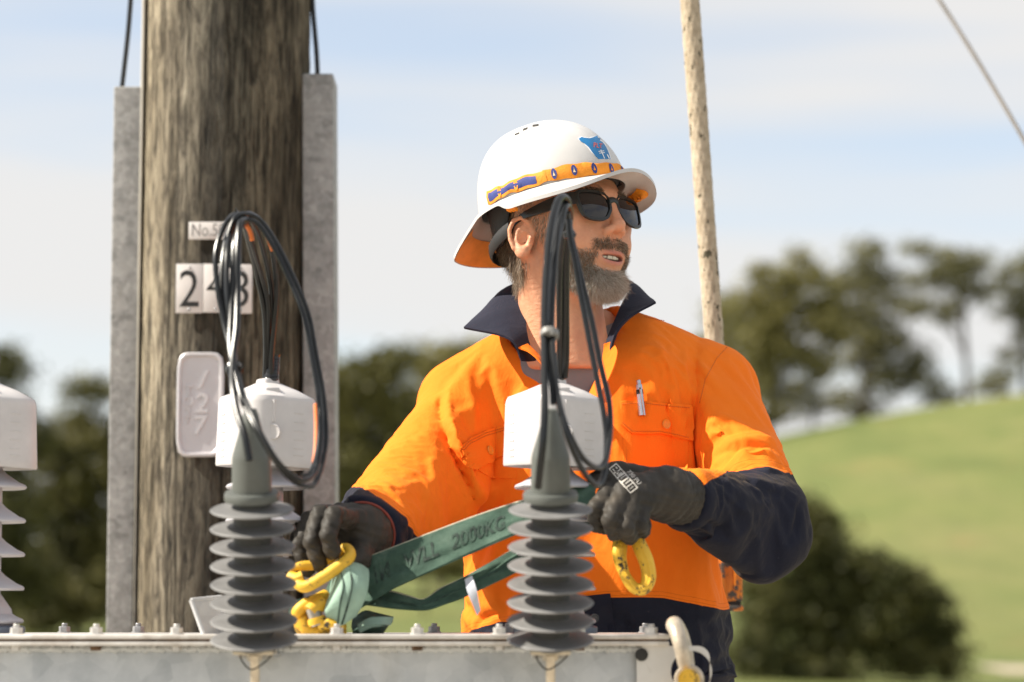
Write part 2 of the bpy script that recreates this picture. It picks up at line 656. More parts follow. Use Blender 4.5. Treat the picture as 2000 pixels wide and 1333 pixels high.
def m_pole():
    t = NT('weathered_pole_timber')
    st = (1, 1, 0.17)
    n1 = t.noise(85, 8, 0.74, st, 0.5)
    n2 = t.noise(11, 6, 0.66, (1, 1, 0.16), 0.8)
    n3 = t.noise(150, 5, 0.72, (1, 1, 0.30))
    c = t.ramp(n1, [(0.30, (0.045, 0.040, 0.033)), (0.44, (0.185, 0.162, 0.128)), (0.54, (0.39, 0.345, 0.270)), (0.70, (0.60, 0.545, 0.440))])
    d = t.ramp(n2, [(0.38, (0.20, 0.19, 0.175)), (0.58, (1, 1, 1))])
    c = t.mix(0.95, c, d, 'MULTIPLY')
    crk = t.ramp(t.noise(60, 3, 0.55, (1, 1, 0.022), 0.4, loc=(2, 4, 6)), [(0.475, (1, 1, 1)), (0.498, (0.16,) * 3), (0.505, (0.16,) * 3), (0.528, (1, 1, 1))])
    c = t.mix(0.8, c, crk, 'MULTIPLY')
    # palest at the left flank, darkest right of centre
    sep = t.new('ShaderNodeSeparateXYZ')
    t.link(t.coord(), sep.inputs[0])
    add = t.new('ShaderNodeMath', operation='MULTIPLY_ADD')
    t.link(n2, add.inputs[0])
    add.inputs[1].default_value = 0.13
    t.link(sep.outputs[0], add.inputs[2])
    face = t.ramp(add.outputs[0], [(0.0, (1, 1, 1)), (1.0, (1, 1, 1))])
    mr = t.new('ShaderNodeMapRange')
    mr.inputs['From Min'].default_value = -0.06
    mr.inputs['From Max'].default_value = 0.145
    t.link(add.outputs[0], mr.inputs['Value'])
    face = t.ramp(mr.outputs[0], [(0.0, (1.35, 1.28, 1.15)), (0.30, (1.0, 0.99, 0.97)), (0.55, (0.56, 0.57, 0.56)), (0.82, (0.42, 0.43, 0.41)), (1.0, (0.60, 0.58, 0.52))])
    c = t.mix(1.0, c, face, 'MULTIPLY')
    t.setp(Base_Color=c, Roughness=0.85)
    t.b.inputs['Specular IOR Level'].default_value = 0.25
    nb = t.bump(n1, 1.0, 0.016)
    n4 = t.bump(n3, 0.5, 0.004, nb)
    t.bump(crk, 0.8, 0.004, n4)
    return t.m

def build_pole():
    root = empty('utility_pole', (POLE_X, YP, 0), 'weathered timber utility pole with plates and metal guards, at the left', 'utility pole')
    ZT = 3.4
    nz, na = 150, 96
    z = np.linspace(-0.3, ZT, nz)
    a = np.linspace(0, 2 * math.pi, na, endpoint=False)
    A, Z = np.meshgrid(a, z, indexing='xy')
    # drying splits run along the grain
    r = np.full_like(A, POLE_R)
    for k in range(46):
        a0, w, dpt = rng.uniform(0, 2 * math.pi), rng.uniform(0.012, 0.035), rng.uniform(0.0008, 0.0028)
        z0, zl = rng.uniform(0, ZT), rng.uniform(0.25, 1.2)
        da = np.angle(np.exp(1j * (A - a0 - 0.03 * np.sin(Z * 3 + k))))
        r -= dpt * np.exp(-(da / w) ** 2) * np.exp(-((Z - z0) / zl) ** 4)
    r += 0.0016 * np.sin(3 * A + 1) + 0.0012 * np.sin(7 * A + Z * 0.8)
    r += rng.normal(0, 0.0004, r.shape)
    v = np.stack([POLE_X + r * np.cos(A), YP + r * np.sin(A), Z], -1).reshape(-1, 3)
    i = np.arange(nz - 1)[:, None] * na + np.arange(na)[None]
    j = np.arange(nz - 1)[:, None] * na + (np.arange(na)[None] + 1) % na
    f = np.stack([i, j, j + na, i + na], -1).reshape(-1, 4).tolist()
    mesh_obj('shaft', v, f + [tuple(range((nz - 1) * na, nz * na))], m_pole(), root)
    # galvanised cable guards on both flanks
    for (xa, xb, top, lean) in ((207, 265, 180, -5.0), (594, 657, 155, -15.0)):
        m = MB()
        zt = P(0, top, YP)[2]
        for k, yy in enumerate((YP - 0.045,)):
            x0, x1 = P(xa, 1230, YP - 0.045)[0], P(xb, 1230, YP - 0.045)[0]
            wid = x1 - x0
            dx = lean * PX(YP)
            zb = 0.02
            q = []
            bm = bmesh.new()
            bmesh.ops.create_cube(bm, size=1.0)
            for vv in bm.verts:
                top_ = vv.co.z > 0
                zz = zt if top_ else zb
                vv.co = Vector(((x0 + x1) / 2 + vv.co.x * wid + (dx * (zt - 1.05) / (zt - 1.05) if top_ else -dx * 0.9), YP - 0.045 + (vv.co.y + 0.5) * 0.095, zz))
            bmesh.ops.bevel(bm, geom=[e for e in bm.edges], offset=0.004, segments=3, affect='EDGES', profile=0.6)
            bm.verts.index_update()
            m.add([vv.co[:] for vv in bm.verts], [tuple(x.index for x in fc.verts) for fc in bm.faces])
            bm.free()
        m.build('cable_guard', MAT['guard'], root)
    # flattened edge batten between the left guard and the pole
    m = MB()
    m.box((P(270.5, 700, YP - 0.03)[0], YP - 0.03, 1.3), (0.005, 0.03, 2.56), bev=0.001)
    m.build('guard_flange', simple('bright_flange', (0.62, 0.58, 0.50), 0.5, 0.2, 0.1, 20, 0.1), root)
    # service cables leaving the guards
    for pts in ([(236, 190), (243, 130), (251, 55), (257, -30), (262, -140)], [(621, 165), (618, 100), (612, 30), (608, -40), (604, -140)]):
        m = MB()
        m.tube(spline([P(a, b, YP) for a, b in pts], 8), 0.0043, 10)
        m.build('service_cable', MAT['cable'], root)
    # number plates
    white = simple('white_plate_enamel', (0.66, 0.63, 0.61), 0.42, 0, 0.07, 25, 0.05)
    yf = YP - POLE_R - 0.004
    ry = rotz(0.0)
    for (xa, xb, ya, yb, ch, sc) in ((344.5, 395.5, 516, 612, '2', 0.98), (397.5, 446, 516, 611, '4', 0.72), (447.5, 492, 517, 613, '3', 0.98)):
        a, b = P(xa, ya, yf), P(xb, yb, yf)
        c = (a + b) / 2
        m = MB()
        m.box((c[0], yf, c[2]), (b[0] - a[0], 0.0025, a[2] - b[2]), bev=0.0008)
        pl = m.build('number_plate', white, root)
        for zz_ in (a[2] - 0.006, b[2] + 0.006):
            mm = MB(); mm.lathe([(0.0024, 0), (0.0024, 0.001), (0.0014, 0.0018)], (c[0], yf - 0.001, zz_), (0, -1, 0), n=12); mm.build('nail', MAT['zinc_dark'], pl)
        tv, tf = text2d(ch, 0.1, 0, 0.0)
        h0 = tv[:, 1].max() - tv[:, 1].min()
        w0 = tv[:, 0].max() - tv[:, 0].min()
        sy_ = (a[2] - b[2]) * 0.76 * sc / h0
        sx_ = (b[0] - a[0]) * 0.72 / w0
        tv = tv - (tv.max(0) + tv.min(0)) / 2
        vv = np.stack([c[0] + tv[:, 0] * sx_, np.full(len(tv), yf - 0.0018), c[2] + tv[:, 1] * sy_], 1)
        if ch == '4':
            vv[:, 2] += 0.004
        mesh_obj('digit', vv, tf, MAT['black_print'], pl, False)
    a, b = P(369, 434, yf), P(462, 468, yf)
    c = (a + b) / 2
    m = MB()
    m.box((c[0], yf, c[2]), (b[0] - a[0], 0.002, a[2] - b[2]), bev=0.0006)
    pl = m.build('small_plate', white, root)
    tv, tf = text2d('No.583', 0.024)
    tv[:, 1] *= 1.25
    mesh_obj('lettering', np.stack([c[0] - 0.002 + tv[:, 0] * 0.92, np.full(len(tv), yf - 0.0016), c[2] + tv[:, 1]], 1), tf, simple('faded_print', (0.23, 0.22, 0.21), 0.6, 0, 0.3, 60, 0), pl, False)
    # pressed aluminium tag with rolled rim
    tagm = simple('pressed_aluminium', (0.58, 0.56, 0.58), 0.42, 0.35, 0.06, 16, 0.1, 60)
    a, b = P(347, 689, yf), P(436, 893, yf)
    c, w, h = (a + b) / 2, b[0] - a[0], a[2] - b[2]
    m = MB()
    n = 40
    t = np.linspace(0, 2 * math.pi, n, endpoint=False)
    def ring(ins, yy, e=7):
        cs, sn = np.cos(t), np.sin(t)
        rr = (np.abs(cs) ** e + np.abs(sn) ** e) ** (-1 / e)
        return np.stack([c[0] + (w / 2 - ins) * rr * cs, np.full(n, yy), c[2] + (h / 2 - ins) * rr * sn], 1)
    rings = [ring(0, yf + 0.001), ring(0.0, yf - 0.003), ring(0.002, yf - 0.0055), ring(0.005, yf - 0.0055), ring(0.008, yf - 0.001), ring(0.030, yf - 0.0005)]
    f = [((i * n + j), (i * n + (j + 1) % n), ((i + 1) * n + (j + 1) % n), ((i + 1) * n + j)) for i in range(len(rings) - 1) for j in range(n)]
    f.append(tuple(range((len(rings) - 1) * n, len(rings) * n)))
    m.add(np.concatenate(rings), f)
    pl = m.build('pressed_tag', tagm, root)
    def emboss(ch, px, py, hh, slant=0.0):
        tv, tf = text2d(ch, 0.05, 0.0016, 0.0011)
        cc = P(px, py, yf)
        k = hh * PX(yf) / (tv[:, 1].max() - tv[:, 1].min())
        tv = tv - (tv.max(0) + tv.min(0)) / 2
        vv = np.stack([cc[0] + (tv[:, 0] + slant * tv[:, 1]) * k, yf - 0.0014 - tv[:, 2] * 1.2, cc[2] + tv[:, 1] * k], 1)
        mesh_obj('embossed_character', vv, tf, tagm, pl, True)
    for ch, px, py, hh, sl in (('I', 397, 742, 36, 0.42), ('2', 396, 787, 40, 0.1), ('7', 392, 831, 38, 0.1), ('T', 369, 763, 20, 0), ('O', 368, 784, 20, 0), ('2', 367, 805, 20, 0), ('I', 367, 822, 12, 0.2)):
        emboss(ch, px, py, hh, sl)
    return root
build_pole()

# ================================================================== TRANSFORMER
YF, YB = 2.78, 3.06
LID_T = P(0, 1239.5, YF)[2]
LX0, LX1 = P(-274, 1240, YF)[0], P(1308, 1240, YF)[0]
UF = PX(YF)

MAT['core'] = simple('dark_arrester_core', (0.055, 0.056, 0.056), 0.6, 0, 0.2, 30, 0.08)  # own black plus painted shade between the sheds
def build_transformer():
    root = empty('transformer', ((LX0 + LX1) / 2, (YF + YB) / 2, 0), 'pale steel transformer tank with bolted lid, white capped bushings and grey ribbed arresters', 'transformer')
    xc, xw = (LX0 + LX1) / 2, LX1 - LX0
    yc, yw = (YF + YB) / 2, YB - YF
    t_lid = 9.5 * UF
    m = MB(); m.box((xc, yc, LID_T - t_lid / 2), (xw, yw, t_lid), bev=0.0012); m.build('lid', MAT['lid'], root)
    m = MB(); m.box((xc, yc, LID_T - t_lid - 0.0009), (xw - 0.006, yw - 0.006, 0.0022)); m.build('gasket', MAT['rust'], root)
    z1 = LID_T - t_lid - 0.0022
    m = MB(); m.box((xc, yc, z1 - 9.5 * UF / 2), (xw - 0.001, yw - 0.001, 9.5 * UF), bev=0.0014); m.build('flange', MAT['lid'], root)
    z2 = z1 - 9.5 * UF
    m = MB()
    m.box((xc, yc, z2 / 2 + 0.03), (xw - 0.05, yw - 0.036, z2 - 0.06 - 0.0004), bev=0.004)
    for k in range(3):
        m.box((xc - 0.3 + 0.3 * k, yc, 0.03), (0.06, yw + 0.06, 0.06), bev=0.004)
    m.build('tank_body', MAT['tank'], root)
    # weld bead under the flange
    m = MB()
    xs = np.linspace(LX0 + 0.03, LX1 - 0.03, 260)
    m.tube(np.stack([xs, np.full(260, YF + 0.0175), z2 - 0.0035 + 0.0008 * np.sin(xs * 900) + 0.0006 * np.sin(xs * 377)], 1), 0.004 + 0.0007 * np.sin(xs * 700), 8)
    m.build('weld_bead', MAT['tank'], root)
    # bolts
    def bolt(c, mat, s=1.0, first=None):
        m = MB()
        m.lathe([(0.0088 * s, 0), (0.0088 * s, 0.0013), (0.0070 * s, 0.0014)], c, n=20)
        hexa = [(0.0072 * s, 0.0014), (0.0072 * s, 0.0070 * s), (0.0064 * s, 0.0078 * s)]
        m.lathe(hexa, c, n=6)
        m.lathe([(0.0037 * s, 0.0074 * s), (0.0037 * s, 0.0110 * s), (0.0031 * s, 0.0118 * s)], c, n=14)
        return m
    b0 = None
    for k, px in enumerate((-125, 32, 188, 345, 502, 658, 815, 975, 1131, 1272)):
        c = P(px, 1237, YF + 0.016)
        c[2] = LID_T
        b = bolt(c, None).build('bolt', MAT['zinc'], root, smooth=True, sharp=25)
        m = MB(); m.lathe([(0.0074, 0), (0.0074, -0.0052)], (c[0], c[1], z2), n=6); m.build('bolt_head', MAT['zinc'] if k % 2 else MAT['rust'], root, sharp=25)
    for k, px in enumerate((-18, 126, 270, 414, 559, 703, 848, 992, 1137, 1260)):
        c = P(px, 1235, YB - 0.016)
        c[2] = LID_T
        bolt(c, None).build('bolt', MAT['zinc_dark'], root, sharp=25)

    # ---- bushings with white clip-on covers
    yb = 2.93
    ub = PX(yb)
    bx = [P(p, 1100, yb)[0] for p in (-32, 519, 1084)]
    def bushing(x):
        zl = LID_T
        def zz(py): return P(500, py, yb)[2]
        m = MB()
        prof = [(0.050, 0.0), (0.050, 0.004), (0.040, 0.006), (0.034, zz(1190) - zl), (0.021, zz(1160) - zl), (0.020, zz(900) - zl)]
        m.lathe(prof, (x, yb, zl), n=36)
        b = m.build('bushing', MAT['bush'], root)
        m = MB()
        m.lathe([(0.051, 0.0), (0.051, 0.007), (0.047, 0.009)], (x, yb, zl + 0.0004), n=36)
        m.build('base_ring', simple('blue_grey_ring', (0.10, 0.12, 0.16), 0.5), b)
        # sheds slope down to a rounded lip
        first = None
        for k, py in enumerate((952, 1018, 1084, 1150, 1214)):
            rr = 80 * ub
            h = 24 * ub
            pr = [(0.0195, h * 1.5), (0.026, h * 1.05), (rr * 0.80, h * 0.42), (rr * 0.965, h * 0.18), (rr, 0.0), (rr * 0.97, -h * 0.14), (rr * 0.85, -h * 0.13), (0.0195, h * 0.1)]
            if first is None:
                z0 = zz(py)
                m = MB(); m.lathe(pr, (x, yb, z0), n=44, cap=False)
                first = m.build('shed', MAT['bush'], b)
            else:
                share(first, b, (0, 0, zz(py) - z0))
        # cover: rounded square hood with a pitched top
        n = 64
        t = np.linspace(0, 2 * math.pi, n, endpoint=False)
        e = 4.0
        th0 = R(38)
        def ring(s, z, tilt=0.0, rad=1.0):
            cs, sn = np.cos(t), np.sin(t)
            q = (np.abs(cs) ** e + np.abs(sn) ** e) ** (-1 / e)
            q = q / q.mean() * (1 - rad) + q / q.mean() * rad
            rr = 92 * ub * s * q
            xx, yy = rr * np.cos(t + th0), rr * np.sin(t + th0)
            return np.stack([x + xx, yb + yy * 0.92, z + tilt * xx], 1)
        zb_, ze, zt = zz(914), zz(785), zz(752)
        rings = [ring(0.93, zb_ + 0.004, -0.04), ring(1.0, zb_, -0.04), ring(1.015, zb_ + 0.002, -0.04), ring(1.01, zb_ + 0.010, -0.04), ring(0.97, ze - 0.004, -0.03), ring(0.955, ze + 0.000, -0.03), ring(0.92, ze + 0.004, -0.03),
                 ring(0.60, ze + 0.013), ring(0.34, zt - 0.001), ring(0.27, zt + 0.001), ring(0.24, zt + 0.001), ring(0.22, zt + 0.006), ring(0.18, zt + 0.007)]
        v = np.concatenate(rings)
        f = [((i * n + j), (i * n + (j + 1) % n), ((i + 1) * n + (j + 1) % n), ((i + 1) * n + j)) for i in range(len(rings) - 1) for j in range(n)]
        f.append(tuple(range((len(rings) - 1) * n, len(rings) * n)))
        m = MB(); m.add(v, f)
        # seam rib, clip disc, keeper and moulded louvres on the hood
        def surf(px_off, py):
            """a point on the hood's camera side"""
            zq = zz(py)
            k = np.clip((zq - zb_) / (ze - zb_), 0, 1)
            rg = ring(1.01 - 0.05 * k, zq, -0.03)
            xx = x + px_off * ub
            near = rg[rg[:, 1] < yb]
            o_ = np.argsort(near[:, 0])
            return arr((xx, np.interp(xx, near[o_, 0], near[o_, 1]), zq))
        m.tube([surf(21, 788), surf(21, 810), surf(20, 830)], 0.0022, 8)
        m.box(P(0, 0, yb) * 0 + arr((x + 12 * ub, yb - 0.028, zz(768))), (0.018, 0.016, 0.008), rotz(0.3), bev=0.002)
        s1 = surf(20, 850)
        m.lathe([(0.0095, 0.003), (0.0095, -0.002), (0.0085, -0.0032), (0.0078, -0.0022), (0.0, -0.0022)], s1, (0.18, 1, 0), n=24)
        m.box(surf(18, 886), (0.0085, 0.005, 0.0085), rotz(0.2), bev=0.001)
        m.box(surf(14, 903), (0.007, 0.005, 0.006), rotz(0.2), bev=0.001)
        for py in (812, 829, 846, 863, 880, 893):
            a_, b_ = surf(58, py), surf(75, py + 0.5)
            m.tube([a_, b_], 0.0010, 6)
            a_, b_ = surf(-88, py), surf(-80, py)
            m.tube([a_, b_], 0.0014, 6)
        m.build('cover', MAT['cover'], b)
        # taped cable neck
        m = MB()
        for k in range(7):
            m.lathe([(0.0088 + 0.0012 * rng.random(), 0), (0.0100 - 0.0004 * k, 0.003), (0.0085, 0.006)], (x + 6 * ub + 0.0012 * k * 0.3, yb, zt + 0.004 + 0.0046 * k), (0.1 * rng.normal(), 0.1 * rng.normal(), 1), n=20)
        m.build('taped_neck', MAT['tape'], b)
        return b
    for x in bx:
        bushing(x)

    # ---- surge arresters lean out from the front of the tank
    def arrester(px_base, px_top, lean=R(14.5)):
        base = P(px_base, 1268, 2.700)
        up = unit((0, -math.sin(lean), math.cos(lean)))
        topx = P(px_top, 960, 2.63)[0]
        L = 300 * PX(2.66) / math.cos(lean)
        up = unit(arr((topx - base[0], -math.sin(lean) * L, math.cos(lean) * L)))
        u = PX(2.665)
        core = [(0.020, 0.0), (0.0255, 0.004), (0.0255, 0.010), (0.0210, 0.013), (0.0210, L * 0.99)]
        m = MB(); m.lathe(core, base, up, n=40)
        a = m.build('surge_arrester', MAT['core'], root)
        for k in range(8):
            h0 = L * (0.072 + 0.1205 * k)
            rr = (86.5 - 0.55 * k) * u
            pr = [(0.0205, 0.0036), (0.0232, 0.0020), (rr * 0.75, 0.0004), (rr - 0.0014, -0.0004), (rr, -0.0016), (rr - 0.0012, -0.0030), (rr * 0.7, -0.0022), (0.0205, -0.0012)]
            m = MB(); m.lathe(pr, base + up * h0, up, n=56, cap=False)
            m.build('shed', MAT['shed'], a)
        m = MB(); m.lathe([(0.0243, L * 0.965), (0.0300, L * 0.968), (0.0304, L * 0.985), (0.0304, L * 1.005), (0.0292, L * 1.022), (0.0222, L * 1.026)], base, up, n=44)
        m.build('collar', MAT['sleeve'], a)
        hs = lambda py: (P(px_top, py, 2.62)[2] - base[2]) / up[2]
        m = MB(); m.lathe([(0.0222, L * 1.0), (0.0218, hs(950)), (0.0212, hs(892)), (0.0204, hs(884)), (0.0125, hs(838)), (0.0085, hs(806)), (0.0072, hs(803)), (0.0070, hs(798)), (0.004, hs(797))], base, up, n=40)
        m.build('cap_sleeve', MAT['sleeve'], a)
        m = MB()
        m.box(base - up * 0.004 + arr((0, 0.006, 0)), (0.044, 0.050, 0.005), bev=0.001)
        m.build('base_plate', MAT['brassy'], a)
        m = MB()
        m.lathe([(0.0085, -0.006), (0.0085, -0.013)], base, up, n=6)
        m.lathe([(0.0055, -0.012), (0.0055, -0.046), (0.0048, -0.048)], base, up, n=16)
        m.build('terminal_stud', MAT['brassy'], a, sharp=25)
        m = MB()
        e = px_base
        m.tube(spline([P(e - 28, 1276, 2.69), P(e - 25, 1290, 2.685), P(e - 8, 1308, 2.68), P(e + 12, 1300, 2.68), P(e + 32, 1282, 2.69), P(e + 44, 1262, 2.70)], 8), 0.0009, 6)
        m.build('earth_wire', MAT['cable'], a)
        m = MB()
        m.box((base[0], (base[1] + YF + 0.02) / 2 + 0.01, base[2] - 0.0085), (0.040, YF + 0.02 - base[1], 0.004))
        m.build('arrester_bracket', MAT['galv'], a)
        return a
    arrester(497, 487)
    arrester(1075, 1076)

    # ---- black leads coiled between bushings and arresters
    def lead(pts, r=0.0030, mat='cable', closed=False, name='lead_cable_or_strip'):
        w = [P(a, b, c) for a, b, c in pts]
        m = MB(); m.tube(spline(w, 10, closed), r, 10, closed=closed)
        return m.build(name, MAT[mat], root)
    # left set
    lead([(524, 740, 2.93), (524, 692, 2.92), (524, 598, 2.90), (512, 544, 2.88), (492, 477, 2.83), (479, 431, 2.79), (462, 418, 2.76), (441, 437, 2.73), (422, 489, 2.71), (424, 555, 2.70), (438, 633, 2.69), (453, 692, 2.67), (464, 750, 2.64), (478, 794, 2.61),
          (501, 839, 2.585), (525, 882, 2.58), (548, 915, 2.59), (575, 941, 2.61), (599, 950, 2.63), (616, 943, 2.65), (631, 900, 2.67), (637, 848, 2.69), (631, 770, 2.71), (617, 692, 2.72), (602, 614, 2.73), (574, 544, 2.74), (543, 481, 2.75), (512, 435, 2.76), (484, 419, 2.75), (460, 425, 2.73), (442, 470, 2.72)])
    lead([(530, 742, 2.925), (531, 684, 2.915), (539, 598, 2.90), (539, 536, 2.885), (524, 458, 2.84), (500, 424, 2.79), (476, 420, 2.755), (452, 450, 2.73), (443, 497, 2.70), (444, 575, 2.685), (454, 653, 2.68), (461, 711, 2.66), (475, 770, 2.62), (494, 815, 2.59),
          (515, 858, 2.575), (538, 896, 2.575), (562, 922, 2.59), (590, 938, 2.61), (612, 926, 2.64), (623, 890, 2.66), (627, 840, 2.68), (622, 775, 2.70), (610, 700, 2.71), (594, 618, 2.72), (566, 548, 2.735), (536, 486, 2.745), (505, 440, 2.75), (480, 428, 2.745)])
    lead([(480, 428, 2.745), (468, 440, 2.72), (464, 497, 2.70), (464, 567, 2.69), (462, 640, 2.67), (455, 700, 2.65), (455, 759, 2.62), (464, 808, 2.60), (478, 851, 2.585), (487, 900, 2.58)], 0.0040)
    lead([(474, 434, 2.735), (459, 470, 2.71), (455, 530, 2.695), (452, 610, 2.68), (450, 680, 2.66), (462, 740, 2.63), (476, 790, 2.61), (490, 812, 2.615)], 0.0034)
    lead([(518, 744, 2.93), (520, 690, 2.92), (517, 610, 2.905), (503, 540, 2.885), (488, 480, 2.84), (477, 440, 2.80), (466, 432, 2.77), (452, 470, 2.735), (448, 520, 2.71)], 0.0036)
    lead([(527, 742, 2.935), (528, 690, 2.925), (531, 600, 2.905), (526, 540, 2.89), (508, 468, 2.84), (490, 430, 2.80), (470, 424, 2.77), (449, 446, 2.745), (436, 500, 2.72), (434, 570, 2.705), (446, 650, 2.69), (459, 708, 2.66)], 0.0031)
    lead([(470, 420, 2.745), (500, 428, 2.76), (526, 455, 2.765), (556, 515, 2.755), (584, 585, 2.745), (606, 665, 2.735), (619, 745, 2.725), (625, 815, 2.71), (622, 875, 2.69), (608, 922, 2.665), (588, 932, 2.645)], 0.0031)
    lead([(484, 428, 2.765), (505, 440, 2.775), (523, 466, 2.78), (533, 490, 2.785)], 0.0026, 'strip_orange')  # short orange strips beside the coil
    lead([(481, 440, 2.76), (488, 452, 2.765), (493, 470, 2.77)], 0.0026, 'strip_orange')
    lead([(617, 790, 2.725), (618.5, 830, 2.715), (617, 880, 2.70), (613, 905, 2.69)], 0.0028, 'strip_orange')
    # right set
    lead([(1098, 742, 2.93), (1101, 709, 2.92), (1101, 596, 2.88), (1101, 515, 2.84), (1106, 450, 2.80), (1111, 412, 2.77), (1108, 393, 2.75), (1098, 385, 2.73), (1086, 402, 2.71), (1074, 455, 2.68), (1067, 531, 2.66), (1064, 596, 2.645), (1063, 660, 2.63), (1063, 725, 2.605), (1064, 790, 2.585), (1061, 856, 2.575), (1055, 915, 2.58), (1051, 953, 2.592)], 0.0043)
    lead([(1104, 738, 2.925), (1107, 690, 2.915), (1107, 590, 2.88), (1108, 510, 2.84), (1112, 450, 2.80), (1115, 415, 2.77), (1106, 403, 2.74), (1095, 444, 2.71), (1084, 499, 2.68), (1079, 551, 2.665), (1077, 612, 2.65), (1079, 660, 2.63), (1083, 720, 2.61), (1087, 760, 2.60), (1098, 810, 2.585), (1116, 856, 2.58),
          (1139, 895, 2.60), (1165, 914, 2.63), (1181, 904, 2.65), (1189, 870, 2.67), (1192, 827, 2.69), (1190, 788, 2.70), (1185, 763, 2.71), (1172, 709, 2.72), (1156, 628, 2.735), (1137, 551, 2.745), (1119, 476, 2.75), (1111, 440, 2.75), (1108, 415, 2.74)], 0.0033)
    lead([(1092, 740, 2.925), (1093, 690, 2.91), (1092, 590, 2.86), (1094, 520, 2.83), (1100, 460, 2.79), (1106, 420, 2.765), (1100, 410, 2.74), (1090, 455, 2.70), (1082, 540, 2.665), (1078, 625, 2.645), (1078, 690, 2.62), (1084, 745, 2.605), (1094, 800, 2.59), (1107, 850, 2.575), (1126, 895, 2.585),
          (1147, 932, 2.61), (1166, 948, 2.63), (1177, 936, 2.645), (1183, 905, 2.66), (1184, 850, 2.68), (1178, 800, 2.69), (1169, 757, 2.70), (1153, 676, 2.715), (1137, 589, 2.73), (1124, 515, 2.735), (1113, 462, 2.74), (1110, 430, 2.745)], 0.0033)
    lead([(1100, 396, 2.745), (1090, 430, 2.72), (1079, 490, 2.69), (1072, 560, 2.67), (1070, 630, 2.65), (1071, 690, 2.625), (1076, 740, 2.605), (1080, 790, 2.595)], 0.0030)
    lead([(1112, 430, 2.765), (1120, 490, 2.765), (1131, 560, 2.76), (1146, 640, 2.75), (1160, 710, 2.74), (1172, 765, 2.73)], 0.0031)
    # ties
    def tie(a, b, r, mat='tie'):
        pa, pb = P(*a), P(*b)
        m = MB(); m.lathe([(r * 0.9, 0), (r, 0.001), (r, np.linalg.norm(pb - pa) - 0.001), (r * 0.9, np.linalg.norm(pb - pa))], pa, pb - pa, n=18)
        m.box((pa + pb) / 2 + arr((0.3 * r, -r, 0)), (0.005, 0.004, 0.004), bev=0.0008)
        m.build('cable_tie', MAT[mat], root)
    tie((455, 716, 2.655), (458, 726, 2.65), 0.0095, 'tape')
    tie((1073, 648, 2.635), (1073, 660, 2.63), 0.0105)
    tie((1111, 452, 2.765), (1113, 466, 2.765), 0.0072, 'tape')
    m = MB(); m.tube([P(1116, 460, 2.76), P(1124, 458, 2.755)], 0.0016, 6); m.build('tie_tail', MAT['tape'], root)
    m = MB(); m.tube([P(462, 420, 2.76), P(461, 408, 2.755)], 0.0010, 6); m.build('tie_tail', MAT['tape'], root)

    # ---- lifting lug at the right end
    a, b = P(1243, 1262, YF + 0.012), P(1388, 1500, YF + 0.012)
    hole = P(1350, 1312, YF + 0.012)
    hr = 0.0235
    n = 64
    t = np.linspace(0, 2 * math.pi, n, endpoint=False)
    out = []
    rc = 0.014
    for k in t:
        d = arr((math.cos(k), math.sin(k)))
        tx = ((b[0] if d[0] > 0 else a[0]) - hole[0]) / d[0] if abs(d[0]) > 1e-6 else 1e9
        tz = ((a[2] if d[1] > 0 else b[2]) - hole[2]) / d[1] if abs(d[1]) > 1e-6 else 1e9
        s = min(tx, tz)
        q = arr((hole[0] + d[0] * s, hole[2] + d[1] * s))
        # round the upper right corner
        cx, cz = b[0] - rc, a[2] - rc
        if q[0] > cx and q[1] > cz:
            w = unit(q - arr((cx, cz)))
            q = arr((cx, cz)) + w * rc
        out.append(q)
    out = arr(out)
    inn = np.stack([hole[0] + hr * np.cos(t), hole[2] + hr * np.sin(t)], 1)
    th = 0.008
    def lay(q, y): return np.stack([q[:, 0], np.full(n, y), q[:, 1]], 1)
    y0 = YF + 0.008
    rings = [lay(inn, y0), lay(out * 1.0, y0), lay(out, y0 + th), lay(inn, y0 + th)]
    v = np.concatenate(rings)
    f = [((i * n + j), (i * n + (j + 1) % n), (((i + 1) % 4) * n + (j + 1) % n), (((i + 1) % 4) * n + j)) for i in range(4) for j in range(n)]
    m = MB(); m.add(v, f)
    m.build('lifting_lug', MAT['cover_lug'], root, sharp=30)
    c = P(1253, 1279, y0 - 0.0005)
    m = MB(); m.lathe([(0.0075, 0.0), (0.0075, 0.0012), (0.004, 0.0016)], c, (0, -1, 0), n=20); m.build('hole_dark', MAT['black_print'], root)  # black disc on the lug paints the dark of a hole
    # upright bracket standing on the lid behind the left arrester
    m = MB()
    q = [P(374, 1172, 2.86), P(432, 1166, 2.90), P(436, 1236, 2.90), P(398, 1232, 2.86)]
    q[2][2] = LID_T; q[3][2] = LID_T
    back = [k + arr((0.004, 0.004, 0)) for k in q]
    m.add(q + back, [(0, 1, 2, 3), (7, 6, 5, 4), (0, 4, 5, 1), (1, 5, 6, 2), (3, 2, 6, 7), (0, 3, 7, 4)])
    m.tube([q[0], q[3]], 0.0032, 8)
    m.tube([q[0], q[1]], 0.0022, 8)
    m.build('bracket', MAT['galv_light'], root)
    return root
MAT['cover_lug'] = m_galv('pale_lug_paint', (0.62, 0.61, 0.59), (0.54, 0.53, 0.51), (0.68, 0.68, 0.67), 7, 0.05, 0.45, (0.40, 0.35, 0.28), 0.3)
MAT['galv_light'] = m_galv('bright_galvanised', (0.60, 0.60, 0.60), (0.50, 0.51, 0.53), (0.70, 0.70, 0.70), 22, 0.2, 0.45)
build_transformer()

